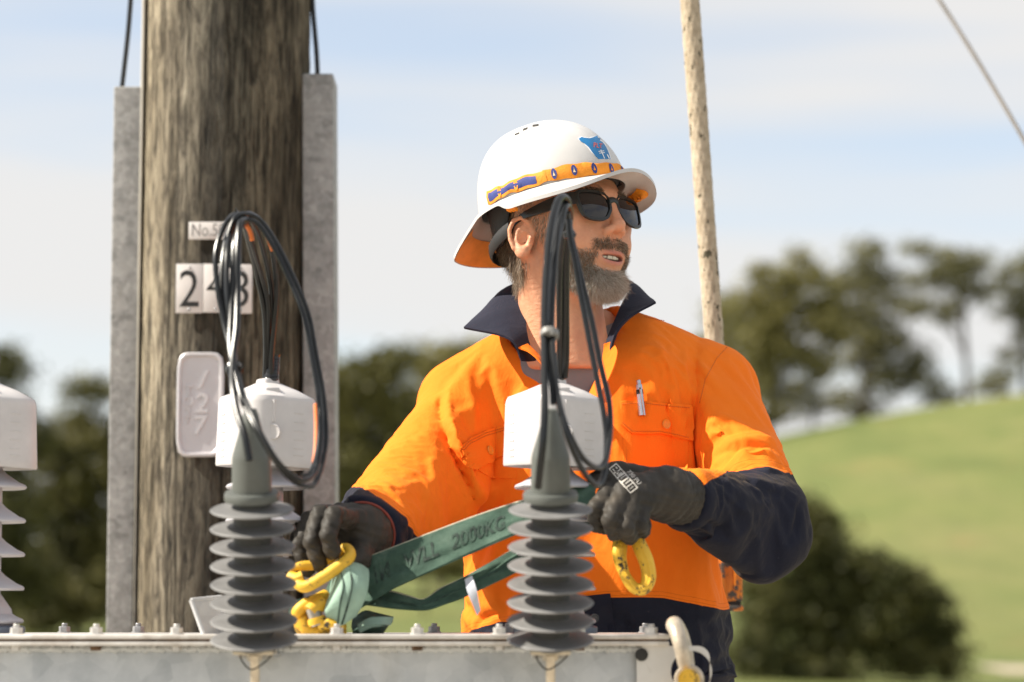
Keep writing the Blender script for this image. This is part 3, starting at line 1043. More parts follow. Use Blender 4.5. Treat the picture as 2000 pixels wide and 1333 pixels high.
# ================================================================== SHACKLE in the lug
def build_shackle():
    y = 2.775
    root = empty('bow_shackle', P(1345, 1330, y), 'worn steel bow shackle with yellow pin through the lifting lug', 'shackle')
    st = simple('worn_shackle_steel', (0.50, 0.43, 0.34), 0.42, 0.35, 0.3, 55, 0.3, 120)
    m = MB()
    pts = [(1343, 1316, y - 0.024), (1336, 1292, y - 0.028), (1330, 1262, y - 0.030), (1322, 1234, y - 0.022), (1317, 1222, y - 0.004), (1320, 1222, y + 0.018), (1330, 1240, y + 0.034), (1340, 1275, y + 0.036), (1346, 1318, y + 0.032)]
    rr = np.interp(np.linspace(0, 1, 8 * 10 + 1), [0, 0.2, 0.5, 0.8, 1], [0.0075, 0.0082, 0.0098, 0.0085, 0.0075])
    m.tube(spline([P(*p) for p in pts], 10), rr, 14)
    for yy in (y - 0.026, y + 0.030):
        c = P(1346, 1328, yy)
        m.lathe([(0.0155, -0.007), (0.0170, -0.004), (0.0170, 0.004), (0.0155, 0.007)], c, (0.1, 1, 0), n=28)
    m.build('bow', st, root)
    m = MB()
    a = P(1346, 1328, y - 0.044)
    m.lathe([(0.0100, 0), (0.0118, 0.002), (0.0118, 0.009), (0.0090, 0.010), (0.0090, 0.085)], a, (0, 1, 0), n=24)
    m.build('pin', MAT['yellow'], root)
def m_yellow():
    t = NT('chipped_yellow_paint')
    n = t.noise(85, 6, 0.7)
    c = t.ramp(t.noise(25, 4, 0.6), [(0.3, (0.66, 0.36, 0.018)), (0.7, (0.80, 0.50, 0.045))])
    chip = t.ramp(n, [(0.565, (0, 0, 0)), (0.60, (1, 1, 1))])
    chip2 = t.ramp(t.noise(22, 3, 0.5, loc=(4, 1, 7)), [(0.34, (0, 0, 0)), (0.54, (1, 1, 1))])
    fac = t.mix(1.0, chip, chip2, 'MULTIPLY')
    c = t.mix(fac, c, (0.045, 0.036, 0.024))
    t.setp(Base_Color=c, Roughness=0.55)
    t.bump(n, 0.5, 0.0014)
    return t.m
MAT['yellow'] = m_yellow()
build_shackle()

# ================================================================== PERSON
from mathutils.bvhtree import BVHTree
from mathutils.geometry import delaunay_2d_cdt

def proj(p):
    """photo pixel of world points"""
    q = p - arr((0, 0, CAM_H))
    d = q[:, 1] * _cp + q[:, 2] * _sp
    up = -q[:, 1] * _sp + q[:, 2] * _cp
    return 1000 + FPX * q[:, 0] / d, 666.5 - FPX * up / d

def add_attr(o, name, vals):
    a = o.data.attributes.new(name, 'FLOAT', 'POINT')
    a.data.foreach_set('value', np.asarray(vals, dtype=np.float32))

def bvh_of(V, F):
    return BVHTree.FromPolygons([tuple(x) for x in np.asarray(V).tolist()], [tuple(int(i) for i in f) for f in F])

def cast(bvh, px, py, ymax=6.0):
    o = Vector((0, 0, CAM_H))
    d = Vector(P(px, py, 3.0)) - o
    d.normalize()
    h = bvh.ray_cast(o, d, ymax)
    if h[0] is None:
        return None, None
    n = h[1] if h[1].dot(d) < 0 else -h[1]
    return arr(h[0]), arr(n)

def patch(bvh, poly, off, step=6.0, thick=0.0015, bulge=None):
    """a thin sheet that follows a surface; its outline is a pixel polygon on that surface"""
    poly = arr(poly)
    pts = []
    m = len(poly)
    for i in range(m):
        a, b = poly[i], poly[(i + 1) % m]
        k = max(1, int(np.linalg.norm(b - a) / step))
        for t in range(k):
            pts.append(a + (b - a) * t / k)
    nb = len(pts)
    bp = arr(pts)
    lo, hi = bp.min(0), bp.max(0)
    for x in np.arange(lo[0] + step / 2, hi[0], step):
        for y in np.arange(lo[1] + step / 2, hi[1], step):
            # point in polygon and clear of the border
            ins = False
            j = nb - 1
            for i in range(nb):
                if (bp[i, 1] > y) != (bp[j, 1] > y) and x < (bp[j, 0] - bp[i, 0]) * (y - bp[i, 1]) / (bp[j, 1] - bp[i, 1]) + bp[i, 0]:
                    ins = not ins
                j = i
            if ins and np.min(np.hypot(bp[:, 0] - x, bp[:, 1] - y)) > step * 0.5:
                pts.append((x, y))
    r = delaunay_2d_cdt([Vector(p) for p in pts], [(i, (i + 1) % nb) for i in range(nb)], [], 1, 1e-4)
    v2, f = [arr(p) for p in r[0]], [tuple(x) for x in r[2]]
    top, ok = [], []
    last = None
    for p in v2:
        h, n = cast(bvh, p[0], p[1])
        if h is None:
            h, n = last if last is not None else (P(p[0], p[1], 3.1), arr((0, -1, 0)))
        last = (h, n)
        o = off if bulge is None else off + bulge(p[0], p[1])
        top.append((h + n * o, n))
    a = arr([t[0] for t in top])
    b = arr([t[0] - t[1] * thick for t in top])
    nv = len(a)
    cnt = {}
    for fc in f:
        for i in range(3):
            e = (fc[i], fc[(i + 1) % 3])
            cnt[e] = 1
    border = [e for e in cnt if (e[1], e[0]) not in cnt]
    faces = list(f) + [(c + nv, b_ + nv, a_ + nv) for a_, b_, c in f] + [(e[1], e[0], e[0] + nv, e[1] + nv) for e in border]
    return np.concatenate([a, b]), faces

# ---- joints (photo pixel, depth)
PSI = R(45)
HEAD = P(1106, 474, 3.25)
cpsi, spsi = math.cos(PSI), math.sin(PSI)
Rv, Fv, Uv = arr((-cpsi, -spsi, 0)), arr((spsi, -cpsi, 0)), arr((0, 0, 1))
HM = np.stack([Rv, Fv, Uv], 1)           # local (right, forward, up) -> world
HAT_M = HM @ rot_axis((1, 0, 0), R(9.0)) @ rot_axis((0, 1, 0), R(3.5))
HPITCH = rot_axis((0, 1, 0), R(-4.5)) @ rot_axis((1, 0, 0), R(3.5))
HM = HAT_M @ HPITCH                      # the face looks a little upwards
def warp(q):
    q = q.copy()
    q[:, 2] = np.where(q[:, 2] < 18, 18 + (q[:, 2] - 18) * 1.17, q[:, 2])
    q[:, 1] = q[:, 1] + 0.16 * np.clip(18 - q[:, 2], 0, 130) * ss_(0, 50, q[:, 1])
    return q
def unwarp(q):
    q = arr(q).copy()
    q[:, 1] = q[:, 1] - 0.16 * np.clip(18 - q[:, 2], 0, 130)
    q[:, 2] = np.where(q[:, 2] < 18, 18 + (q[:, 2] - 18) / 1.17, q[:, 2])
    return q
def ss_(a, b, x):
    t = np.clip((x - a) / (b - a), 0, 1)
    return t * t * (3 - 2 * t)
def HL(v): return arr(v) * 0.001 @ HM.T + HEAD
def toH(p): return (p - HEAD) @ HM * 1000.0
J = dict(
    neck=P(1108, 668, 3.31), shR=P(905, 795, 3.31), shL=P(1392, 765, 3.33),
    elR=P(772, 1000, 3.12), wrR=P(712, 1046, 2.955), elL=P(1488, 1006, 3.15), wrL=P(1322, 968, 2.965),
    pelvis=P(1160, 1330, 3.34))

# ------------------------------------------------------------------ head and neck (millimetres, local)
def f_head(q0):
    q = warp(q0)
    S = np.stack([np.abs(q[:, 0]), q[:, 1], q[:, 2]], 1)
    d = d_ell(S, (0, -10, 44), (75, 95, 86))
    d = smin(d, d_ell(S, (0, 30, 8), (62, 60, 74)), 22)
    d = smin(d, d_ell(S, (0, 36, -54), (52, 50, 46)), 20)
    d = smin(d, d_cap(S, (44, 10, -54), (18, 70, -94), 12, 14), 18)
    d = smin(d, d_ell(S, (0, 78, -92), (22, 16, 17)), 14)
    d = smin(d, d_ell(S, (43, 56, 0), (20, 22, 16)), 16)
    d = smin(d, d_ell(S, (35, 62, -30), (22, 22, 26)), 16)
    d = smin(d, d_ell(S, (0, 71, -50), (33, 24, 30)), 14)
    d = smin(d, d_cap(S, (0, 86, 38), (34, 72, 37), 9, 8), 12)
    d = smax(d, -d_ell(S, (31, 88, 17), (17, 13, 11)), 10)
    d = smin(d, d_ell(S, (31, 71, 17), (13, 12.5, 12)), 3)
    # nose
    n = d_cap(q, (0, 86, 26), (0, 101, -10), 6.5, 8.0)
    n = smin(n, d_ell(q, (0, 101, -15), (10, 9.5, 9)), 6)
    n = smin(n, d_ell(S, (11.5, 93, -20), (7, 9.5, 7.5)), 5)
    n = smax(n, -d_ell(S, (6.2, 99, -27.5), (3.2, 6.0, 4.5)), 2.5)
    d = smin(d, n, 8)
    # nasolabial crease and smile
    d = d + 1.3 * np.exp(-(d_poly(S, [arr((17, 88, -22)), arr((29, 78, -42)), arr((33, 74, -58))]) / 3.5) ** 2)
    # lips and open mouth
    S0 = S
    S = S.copy()
    S[:, 2] -= 0.0075 * np.minimum(S[:, 0], 30) ** 2
    ml = d_poly(S, [arr((0, 93.5, -54.0)), arr((9, 92, -53.4)), arr((25, 81, -57.5))]) - 3.6
    d = smin(d, ml, 4)
    ll = d_poly(S, [arr((0, 91.5, -69.5)), arr((12, 88.5, -68)), arr((24, 80, -60))]) - 4.8
    d = smin(d, ll, 5)
    d = smax(d, -d_ell(S, (0, 91, -61.5), (19.5, 13, 4.9)), 2.0)
    S = S0
    # ear
    S = np.stack([np.abs(q0[:, 0]), q0[:, 1], q0[:, 2]], 1)
    A = rot_axis((0, 0, 1), R(24)) @ rot_axis((1, 0, 0), R(-12))
    e = (S - arr((74, -9, 1))) @ A
    plate = d_ell(e, (0.5, 0, -1), (4.0, 16, 27))
    hel = d_poly(e, [arr((0, 12, -8)), arr((2, 15, 6)), arr((5, 9, 19)), arr((7, -2, 25)), arr((8, -12, 21)), arr((8, -17, 9)), arr((6, -16, -4)), arr((4, -11, -16))]) - 3.0
    anti = d_poly(e, [arr((3, 2, 15)), arr((4, -7, 8)), arr((4, -8, -4)), arr((3, -3, -13))]) - 2.7
    lobe = d_ell(e, (3, 0, -20), (4.0, 8, 8))
    trag = d_ell(e, (3, 11, -5), (4, 4, 5.5))
    ear = smin(smin(smin(smin(plate, hel, 3.0), anti, 3.0), lobe, 5), trag, 3)
    ear = smax(ear, -d_ell(e, (5, 3, -4), (6.5, 7.5, 9.5)), 2.5)
    d = smin(d, ear, 3.5)
    # neck
    q = q0 @ rot_axis((1, 0, 0), R(12.5)).T @ rot_axis((0, 1, 0), R(-1.0)).T
    S = np.stack([np.abs(q[:, 0]), q[:, 1], q[:, 2]], 1)
    nk = d_ecap(q, (0, -20, -35), (-12, -4, -200), 56, 62, (1, 0, 0), 0.96)
    d = smin(d, nk, 24)
    d = smin(d, d_cap(S, (58, -14, -30), (20, 6, -185), 11, 10), 16)
    d = smin(d, d_ell(q, (0, 24, -122), (9, 14, 16)), 16)
    d = smax(d, -176 - q[:, 2], 8)
    return d

def f_body_world(p):
    """the figure under the clothes"""
    d = d_ecap(p, P(1110, 760, 3.34), P(1160, 1200, 3.345), 0.122, 0.118, (0, 1, 0), 0.62)
    d = smin(d, d_cap(p, J['shR'] - arr((0, 0, .02)), J['shL'] - arr((0, 0, .02)), 0.036, 0.036), 0.03)
    d = smin(d, d_cap(p, J['neck'] + arr((0, 0.02, 0.0)), J['neck'] - arr((0, -0.03, 0.12)), 0.05, 0.05), 0.03)
    for s, e, w, h in (('shR', 'elR', 'wrR', P(688, 1036, 2.94)), ('shL', 'elL', 'wrL', P(1230, 985, 2.90))):
        d = smin(d, d_cap(p, J[s], J[e], 0.045, 0.036), 0.02)
        d = smin(d, d_cap(p, J[e], J[w], 0.037, 0.025), 0.015)
        d = smin(d, d_cap(p, J[w], h, 0.020, 0.018), 0.015)
    d = smin(d, d_ecap(p, J['pelvis'] + arr((-0.03, 0, 0)), J['pelvis'] + arr((0.03, 0, 0)), 0.14, 0.14, (0, 1, 0), 0.75), 0.05)
    for s in (-1, 1):
        hip = J['pelvis'] + arr((s * 0.09, 0, -0.05))
        kn = arr((hip[0] + s * 0.03, hip[1] - 0.01, 0.50))
        an = arr((hip[0] + s * 0.04, hip[1] + 0.02, 0.09))
        d = smin(d, d_cap(p, hip, kn, 0.085, 0.058), 0.03)
        d = smin(d, d_cap(p, kn, an, 0.056, 0.040), 0.02)
        d = smin(d, d_cap(p, an, an + arr((s * 0.02, -0.15, -0.05)), 0.036, 0.032), 0.02)
    return d

def m_skin():
    t = NT('skin')
    n = t.noise(18, 5, 0.6)
    n2 = t.noise(70, 4, 0.65)
    c = t.ramp(n, [(0.3, (0.56, 0.255, 0.140)), (0.55, (0.66, 0.335, 0.195)), (0.75, (0.70, 0.375, 0.235))])
    c = t.mix(t.ramp(n2, [(0.45, (0, 0, 0)), (0.75, (0.30,) * 3)]), c, (0.40, 0.14, 0.08))
    fl = t.ramp(t.noise(9, 4, 0.6, loc=(1, 7, 2)), [(0.42, (0, 0, 0)), (0.70, (0.32,) * 3)])
    c = t.mix(fl, c, (0.56, 0.21, 0.125))
    at = t.new('ShaderNodeAttribute')
    at.attribute_name = 'lip'
    c = t.mix(at.outputs['Fac'], c, (0.47, 0.17, 0.13))
    at2 = t.new('ShaderNodeAttribute')
    at2.attribute_name = 'mouth'
    c = t.mix(at2.outputs['Fac'], c, (0.10, 0.02, 0.015))
    t.setp(Base_Color=c, Roughness=0.50)
    t.b.inputs['Subsurface Weight'].default_value = 0.12
    t.b.inputs['Subsurface Radius'].default_value = (0.012, 0.005, 0.003)
    t.b.inputs['Subsurface Scale'].default_value = 0.6
    b1 = t.bump(t.noise(420, 3, 0.65), 0.40, 0.0010)
    b2 = t.bump(t.noise(120, 5, 0.65, (1, 1, 1.8)), 0.45, 0.0018, b1)
    t.bump(t.noise(45, 4, 0.6, (1, 1, 2.4), 0.6), 0.30, 0.004, b2)
    return t.m
MAT['skin'] = m_skin()

def build_person():
    Vh, Fh = sdf_mesh(f_head, (-98, -140, -225), (98, 122, 140), 1.9)
    Vh = relax(Vh, Fh, 1, 0.3)
    loc = warp(Vh)
    S = np.stack([np.abs(loc[:, 0]), loc[:, 1], loc[:, 2]], 1)
    S[:, 2] -= 0.0075 * np.minimum(S[:, 0], 30) ** 2
    lipd = np.minimum(d_poly(S, [arr((0, 96, -54.5)), arr((10, 94, -54)), arr((24, 83, -57.5))]), d_poly(S, [arr((0, 95, -69)), arr((12, 92, -67.8)), arr((23, 82, -60))]))
    lip = np.clip(1.35 - lipd / 4.6, 0, 1)
    mouth = np.clip((1.0 - v_len((S - arr((0, 88, -61.5))) / arr((23, 10, 6.4)))) * 4, 0, 1)
    Vw = HL(Vh)
    Vb, Fb = sdf_mesh(f_body_world, (-0.32, 2.80, 0.0), (0.42, 3.56, 1.52), 0.010)
    V = np.concatenate([Vw, Vb])
    F = np.concatenate([Fh, Fb + len(Vw)])
    base = arr((J['pelvis'][0], J['pelvis'][1], 0))
    person = mesh_obj('person', V, F, MAT['skin'], None, True, base, sharp=0)
    z = np.zeros(len(Vb))
    add_attr(person, 'lip', np.concatenate([lip, z]))
    add_attr(person, 'mouth', np.concatenate([mouth, z]))
    tag(person, 'bearded worker in orange and navy shirt, white brimmed hard hat and dark sunglasses', 'person')
    return person, Vh, Fh

person, HV, HF = build_person()

# ------------------------------------------------------------------ hair and beard strands
def m_hair():
    t = NT('greying_hair')
    at = t.new('ShaderNodeAttribute')
    at.attribute_name = 'tone'
    c = t.ramp(at.outputs['Fac'], [(0.0, (0.060, 0.036, 0.020)), (0.35, (0.15, 0.098, 0.058)), (0.6, (0.31, 0.235, 0.165)), (0.85, (0.52, 0.46, 0.39)), (1.0, (0.72, 0.68, 0.62))])
    t.setp(Base_Color=c, Roughness=0.45)
    t.b.inputs['Specular IOR Level'].default_value = 0.35
    return t.m
MAT['hair'] = m_hair()

# triangle samples over the head surface
_tri = np.concatenate([HF[:, [0, 1, 2]], HF[:, [0, 2, 3]]])
_a, _b, _c = HV[_tri[:, 0]], HV[_tri[:, 1]], HV[_tri[:, 2]]
_cr = np.cross(_b - _a, _c - _a)
_area = v_len(_cr) / 2
_nrm = _cr / (2 * _area[:, None] + 1e-9)

def strands(name, count, density, direction, length, tone, width=0.34, curl=0.25, segs=4, seed=1):
    g = np.random.default_rng(seed)
    cen = (_a + _b + _c) / 3
    w = _area * np.clip(density(warp(cen), _nrm), 0, None)
    idx = g.choice(len(_tri), count, p=w / w.sum())
    r1, r2 = np.sqrt(g.random(count)), g.random(count)
    p = (1 - r1)[:, None] * _a[idx] + (r1 * (1 - r2))[:, None] * _b[idx] + (r1 * r2)[:, None] * _c[idx]
    n = _nrm[idx]
    n = np.where(((n * (p - arr((0, 0, -20)))).sum(1) < 0)[:, None], -n, n)
    pw = warp(p)
    L = length(pw, g)
    d = direction(pw, n, g)
    d /= v_len(d)[:, None]
    tn = tone(pw, g)
    drop = g.normal(0, curl, (count, 3))
    ss = np.linspace(0, 1, segs + 1)
    side = np.cross(d, g.normal(0, 1, (count, 3)))
    side /= v_len(side)[:, None]
    up2 = np.cross(d, side)
    verts = np.zeros((count, segs + 1, 3, 3))
    for k, s in enumerate(ss):
        pos = p + d * (L * s)[:, None] + drop * (L * s * s)[:, None] - n * 0.5 + n * (0.3 * s)
        ww = width * (1 - 0.75 * s)
        for j in range(3):
            an = 2 * math.pi * j / 3
            verts[:, k, j] = pos + ww * (math.cos(an) * side + math.sin(an) * up2)
    V = HL(verts.reshape(-1, 3))
    base = np.arange(count)[:, None, None] * (segs + 1) * 3
    kk = np.arange(segs)[None, :, None] * 3
    jj = np.arange(3)[None, None, :]
    j2 = (jj + 1) % 3
    F = np.stack([base + kk + jj, base + kk + j2, base + kk + 3 + j2, base + kk + 3 + jj], -1).reshape(-1, 4)
    o = mesh_obj(name, V, F, MAT['hair'], person, True, sharp=0)
    add_attr(o, 'tone', np.repeat(tn, (segs + 1) * 3))
    return o

def beard_density(c, n):
    ax, y, z = np.abs(c[:, 0]), c[:, 1], c[:, 2]
    # cheek line falls from the sideburn to the mouth corner
    line = -22 - 26 * ss_(30, 85, y)
    side = ss_(4, -8, z - line) * ss_(6, 22, y)
    neckcut = ss_(-92 - 0.55 * (y - 20), -80 - 0.55 * (y - 20), z)
    side *= neckcut
    under_lip = np.exp(-(((ax) / 17) ** 2 + ((z + 80) / 5.5) ** 2))
    mouth = ss_(1.0, 1.22, v_len(np.stack([ax / 27, (z + 62) / 15.5], 1))) + (y < 76)
    d = side * np.clip(mouth, 0, 1) * (1 - 0.55 * under_lip)
    must = ss_(-27, -33, z) * ss_(-52, -47, z) * ss_(36, 26, ax) * ss_(78, 84, y)
    must *= ss_(0, 1, (z + 52 + 0.0 * ax) / 3 + 0.3)
    d = np.maximum(d, must * 1.1)
    chin = np.exp(-((ax / 30) ** 2 + ((z + 92) / 18) ** 2)) * (y > 50)
    d = d * (1 + 0.9 * chin)
    d = d * np.where((ax > 58) & (y < 30), 0.7, 1)
    return d * (np.abs(c[:, 0]) < 72)

def beard_dir(p, n, g):
    ax = p[:, 0]
    d = n * 0.55 + arr((0, 0.12, -1.0)) + np.stack([np.sign(ax) * 0.05 * np.ones(len(p)), np.zeros(len(p)), np.zeros(len(p))], 1)
    must = (p[:, 2] > -53) & (np.abs(ax) < 36) & (p[:, 1] > 78)
    d[must] = n[must] * 0.35 + np.stack([np.sign(ax[must]) * (0.25 + 0.02 * np.abs(ax[must])), np.zeros(must.sum()), -np.ones(must.sum())], 1)
    return d + g.normal(0, 0.30, p.shape)

def beard_len(p, g):
    chin = np.exp(-((p[:, 0] / 40) ** 2 + ((p[:, 2] + 95) / 28) ** 2)) * (p[:, 1] > 40)
    L = 5.2 + 9.5 * chin
    must = (p[:, 2] > -53) & (np.abs(p[:, 0]) < 36) & (p[:, 1] > 78)
    L = np.where(must, 5.5 - np.clip((-p[:, 2] - 40) / 13, 0, 1) * 3.0, L)
    up = ss_(-60, -25, p[:, 2]) * (~must)
    L = L * (1 - 0.55 * up)
    return L * g.uniform(0.6, 1.15, len(p))

def beard_tone(p, g):
    chin = np.exp(-((p[:, 0] / 40) ** 2 + ((p[:, 2] + 102) / 32) ** 2)) * (p[:, 1] > 40)
    cl = 0.5 * np.sin(p[:, 0] * 0.19 + p[:, 2] * 0.11) * np.sin(p[:, 2] * 0.17 - p[:, 1] * 0.1)
    t = 0.57 + 0.43 * chin + 0.16 * cl + g.normal(0, 0.19, len(p))
    must = (p[:, 2] > -53) & (np.abs(p[:, 0]) < 36) & (p[:, 1] > 78)
    t = np.where(must, 0.50 + g.normal(0, 0.17, len(p)), t)
    return np.clip(t, 0, 1)
strands('beard', 21000, beard_density, beard_dir, beard_len, beard_tone, 0.29, 0.22, 4, 3)

def hair_density(c, n):
    ax, y, z = np.abs(c[:, 0]), c[:, 1], c[:, 2]
    side = ss_(-20, 0, z) * ss_(48, 34, y + 0.35 * (20 - z)) * (ax > 48)
    back = ss_(-8, -24, y) * ss_(-60, -46, z)
    burn = ss_(10, 16, y) * ss_(40, 32, y) * ss_(-34, -26, z) * (ax > 45)
    ear = v_len(np.stack([(y + 10) / 22, (z + 0) / 32], 1)) < 1
    d = np.maximum(np.maximum(side, back), burn * 0.7)
    d = np.where(ear & (ax > 66), 0, d)
    d = np.where((ax > 80), 0, d)
    return d * (z < 105) * (z > -95)

def hair_dir(p, n, g):
    bk = ss_(-5, -40, p[:, 1])
    d = n * 0.10 + np.stack([np.zeros(len(p)), -0.35 + 0.2 * bk, -0.9 - 0.2 * bk], 1)
    return d + g.normal(0, 0.10, p.shape)

def hair_len(p, g):
    bk = ss_(0, -40, p[:, 1])
    low = ss_(0, -60, p[:, 2])
    return (8 + 13 * bk + 3 * bk * low) * g.uniform(0.7, 1.2, len(p))

def hair_tone(p, g):
    bk = ss_(0, -30, p[:, 1])
    return np.clip(0.56 - 0.20 * bk + g.normal(0, 0.16, len(p)), 0, 1)
strands('hair', 13000, hair_density, hair_dir, hair_len, hair_tone, 0.34, 0.10, 4, 5)

def brow_density(c, n):
    ax, y, z = np.abs(c[:, 0]), c[:, 1], c[:, 2]
    return ss_(10, 16, ax) * ss_(46, 38, ax) * np.exp(-((z - 40 + 0.004 * (ax - 28) ** 2) / 3.5) ** 2) * (y > 60)
for _sd in (-1, 1): strands('eyebrow', 350, lambda c, n: brow_density(c, n) * (c[:, 0] * _sd > 0), lambda p, n, g: n * 0.4 + np.stack([np.sign(p[:, 0]), -0.3 * np.ones(len(p)), 0.25 * np.ones(len(p))], 1) + g.normal(0, .2, p.shape), lambda p, g: 8 * g.uniform(.6, 1.1, len(p)), lambda p, g: np.clip(0.25 + g.normal(0, .12, len(p)), 0, 1), 0.3, 0.1, 3, 9)

# teeth
def build_teeth():
    tm = simple('tooth_enamel', (0.74, 0.68, 0.56), 0.25, 0, 0.06, 200, 0.0)
    m = MB()
    for k in range(-4, 5):
        if k == 0: continue
        s = 1 if k > 0 else -1
        i = abs(k)
        x = s * (4.2 if i == 1 else 11.8 if i == 2 else 18.4 if i == 3 else 23.6)
        y = 87.5 - (x / 24) ** 2 * 11.0
        w = (8.3, 6.8, 6.8, 6.2)[i - 1]
        h = (6.8, 6.0, 6.0, 5.2)[i - 1]
        A = rot_axis((0, 0, 1), -s * R(4 + 10 * (i - 1)))
        mm = MB()
        mm.box((0, 0, 0), (w, 5, h), A, bev=1.5)
        v = np.concatenate(mm.v) + arr((x, y, -56.2 - h / 2 + 1.2 + 0.0075 * x * x))
        v = unwarp(v)
        m.add(HL(v), mm.f)
    o = m.build('teeth', tm, person)
build_teeth()

# ------------------------------------------------------------------ hard hat (millimetres, hat frame)
def HT(v): return arr(v) * 0.001 @ HAT_M.T + HEAD
HC = -12.0
def hat_rad(th):
    a, b = 112.0, 92.0
    return 1 / np.sqrt((np.cos(th) / a) ** 2 + (np.sin(th) / b) ** 2)
def u_in(th):
    c = np.cos(th)
    return 61 + 3 * c
def hat_pt(th, t, off=0.0):
    """t 0 at the brim, 1 at the crown"""
    th, t = np.broadcast_arrays(np.asarray(th, float), np.asarray(t, float))
    t = np.clip(t, 0, 1)
    rho = np.cos(t * math.pi / 2) ** 0.78
    ui = u_in(th)
    z = ui + (171 - ui) * np.sin(t * math.pi / 2) ** 0.92
    r = (hat_rad(th) * 0.965 + 3.5 * (1 - t)) * rho
    # shallow moulded ridge along the crown
    rid = 2.2 * np.exp(-((r * np.sin(th)) / 24) ** 4) * ss_(0.15, 0.5, t)
    nx, nz = np.sin(t * math.pi / 2) * 0 + np.cos(t * math.pi / 2), np.sin(t * math.pi / 2)
    o = off + rid
    rr = r + o * nx
    return np.stack([rr * np.sin(th), HC + rr * np.cos(th) - 15 * np.sin(t * math.pi / 2) ** 1.5, z + o * nz], -1)

def build_hat():
    hm = NT('white_hat_shell')
    n = hm.noise(40, 5, 0.6)
    c = hm.ramp(n, [(0.3, (0.50, 0.49, 0.485)), (0.7, (0.54, 0.53, 0.525))])
    scuff = hm.ramp(hm.noise(90, 6, 0.75, loc=(2, 5, 1)), [(0.62, (0, 0, 0)), (0.72, (0.45,) * 3)])
    c = hm.mix(scuff, c, (0.55, 0.50, 0.44))
    hm.setp(Base_Color=c, Roughness=0.34)
    hm.b.inputs['Subsurface Weight'].default_value = 0.0
    hm.bump(hm.noise(14, 3, 0.5), 0.05, 0.004)
    MAT['hat'] = hm.m
    hat = empty('hard_hat', HEAD, parent=person)
    nth, nt = 144, 40
    th = np.linspace(0, 2 * math.pi, nth, endpoint=False)
    t = np.linspace(0, 0.995, nt)
    TT, TH = np.meshgrid(t, th, indexing='ij')
    outer = hat_pt(TH, TT).reshape(-1, 3)
    inner = hat_pt(TH, TT, -2.6).reshape(-1, 3)
    def grid_faces(rows, cols, off=0, flip=False):
        i = np.arange(rows - 1)[:, None] * cols + np.arange(cols)[None]
        j = np.arange(rows - 1)[:, None] * cols + (np.arange(cols)[None] + 1) % cols
        f = np.stack([i, j, j + cols, i + cols], -1).reshape(-1, 4) + off
        return f[:, ::-1] if flip else f
    # theta runs clockwise seen from above, so the outside needs the flipped winding
    fo = grid_faces(nt, nth, 0, True)
    fi = grid_faces(nt, nth, nt * nth, False)
    cap = [tuple(range((nt - 1) * nth, nt * nth))[::-1], tuple(range(nt * nth + (nt - 1) * nth, 2 * nt * nth))]
    V = np.concatenate([outer, inner])
    mesh_obj('shell', HT(V), fo.tolist() + fi.tolist() + cap, MAT['hat'], hat, True, sharp=0)
    # brim: level at the front, lifted at the sides, dropping into a neck guard at the back
    back = ss_(R(134), R(152), np.abs(np.angle(np.exp(1j * th))))
    notch = ss_(R(74), R(97), np.abs(np.angle(np.exp(1j * th)))) * (1 - back)
    side = np.exp(-((np.abs(np.angle(np.exp(1j * th))) - R(78)) / R(30)) ** 2)
    front = np.cos(th).clip(0) ** 2
    w = 27 + 14 * front + 19 * back + 2 * side - 19 * notch
    rise = 1 - np.exp(-(np.abs(np.angle(np.exp(1j * th))) / R(26)) ** 2)
    uo = u_in(th) - 3 - 21 * rise * (1 - back) - 44 * back + 17 * notch
    ns = 12
    rows_t, rows_b = [], []
    for k in range(ns):
        s = k / (ns - 1)
        r = hat_rad(th) * 0.965 + 3.5 - 3.0 + (w + 3.0) * s
        drop = s ** (1.15 - 0.3 * back)
        z = u_in(th) + (uo - u_in(th)) * drop + 2.2 * back * np.sin(s * math.pi)
        lip = 1.6 * (s > 0.95)
        rows_t.append(np.stack([r * np.sin(th), HC + r * np.cos(th), z + 1.1 + lip], -1))
        rows_b.append(np.stack([r * np.sin(th), HC + r * np.cos(th), z - 1.1 - lip * 0.8], -1))
    V = np.concatenate(rows_t + rows_b[::-1])
    f = grid_faces(2 * ns, nth, 0, False)
    mesh_obj('brim', HT(V), f, MAT['hat'], hat, True, sharp=50)
    # harness inside: black sweatband and nape strap
    dk = simple('black_harness', (0.012, 0.012, 0.013), 0.7, 0, 0.2, 60, 0.2)
    m = MB()
    a2 = np.linspace(0, 2 * math.pi, 72, endpoint=False)
    rows = []
    for zz, rr in ((64, 1.0), (50, 0.97), (40, 0.95), (40, 0.93), (52, 0.94), (64, 0.96)):
        bk = ss_(R(85), R(120), np.abs(np.angle(np.exp(1j * a2))))
        zl = 64 - bk * (64 - zz) * 2.4 - (1 - bk) * (64 - zz) * 0.15 + 6 * (1 - bk)
        rows.append(np.stack([hat_rad(a2) * 0.90 * rr * np.sin(a2), HC + 1 + hat_rad(a2) * 0.90 * rr * np.cos(a2), zl], -1))
    mesh_obj('harness_band', HT(np.concatenate(rows)), grid_faces(6, 72, 0, False), dk, hat, True, sharp=0)
    m = MB()
    for k, (aa, zz, rr) in enumerate(((R(128), 14, 7), (R(140), 6, 6))):
        pass
    q = [HT((hat_rad(x) * 0.92 * math.sin(x), HC + hat_rad(x) * 0.92 * math.cos(x), 22 - 18 * math.sin((x - R(95)) / R(170) * math.pi))) for x in np.linspace(R(95), R(265), 20)]
    m.tube(q, 0.006, 8, flat=(1.6, 0.5))
    m.build('nape_strap', dk, hat)
    # cradle of webbing that carries the shell on the head
    m = MB()
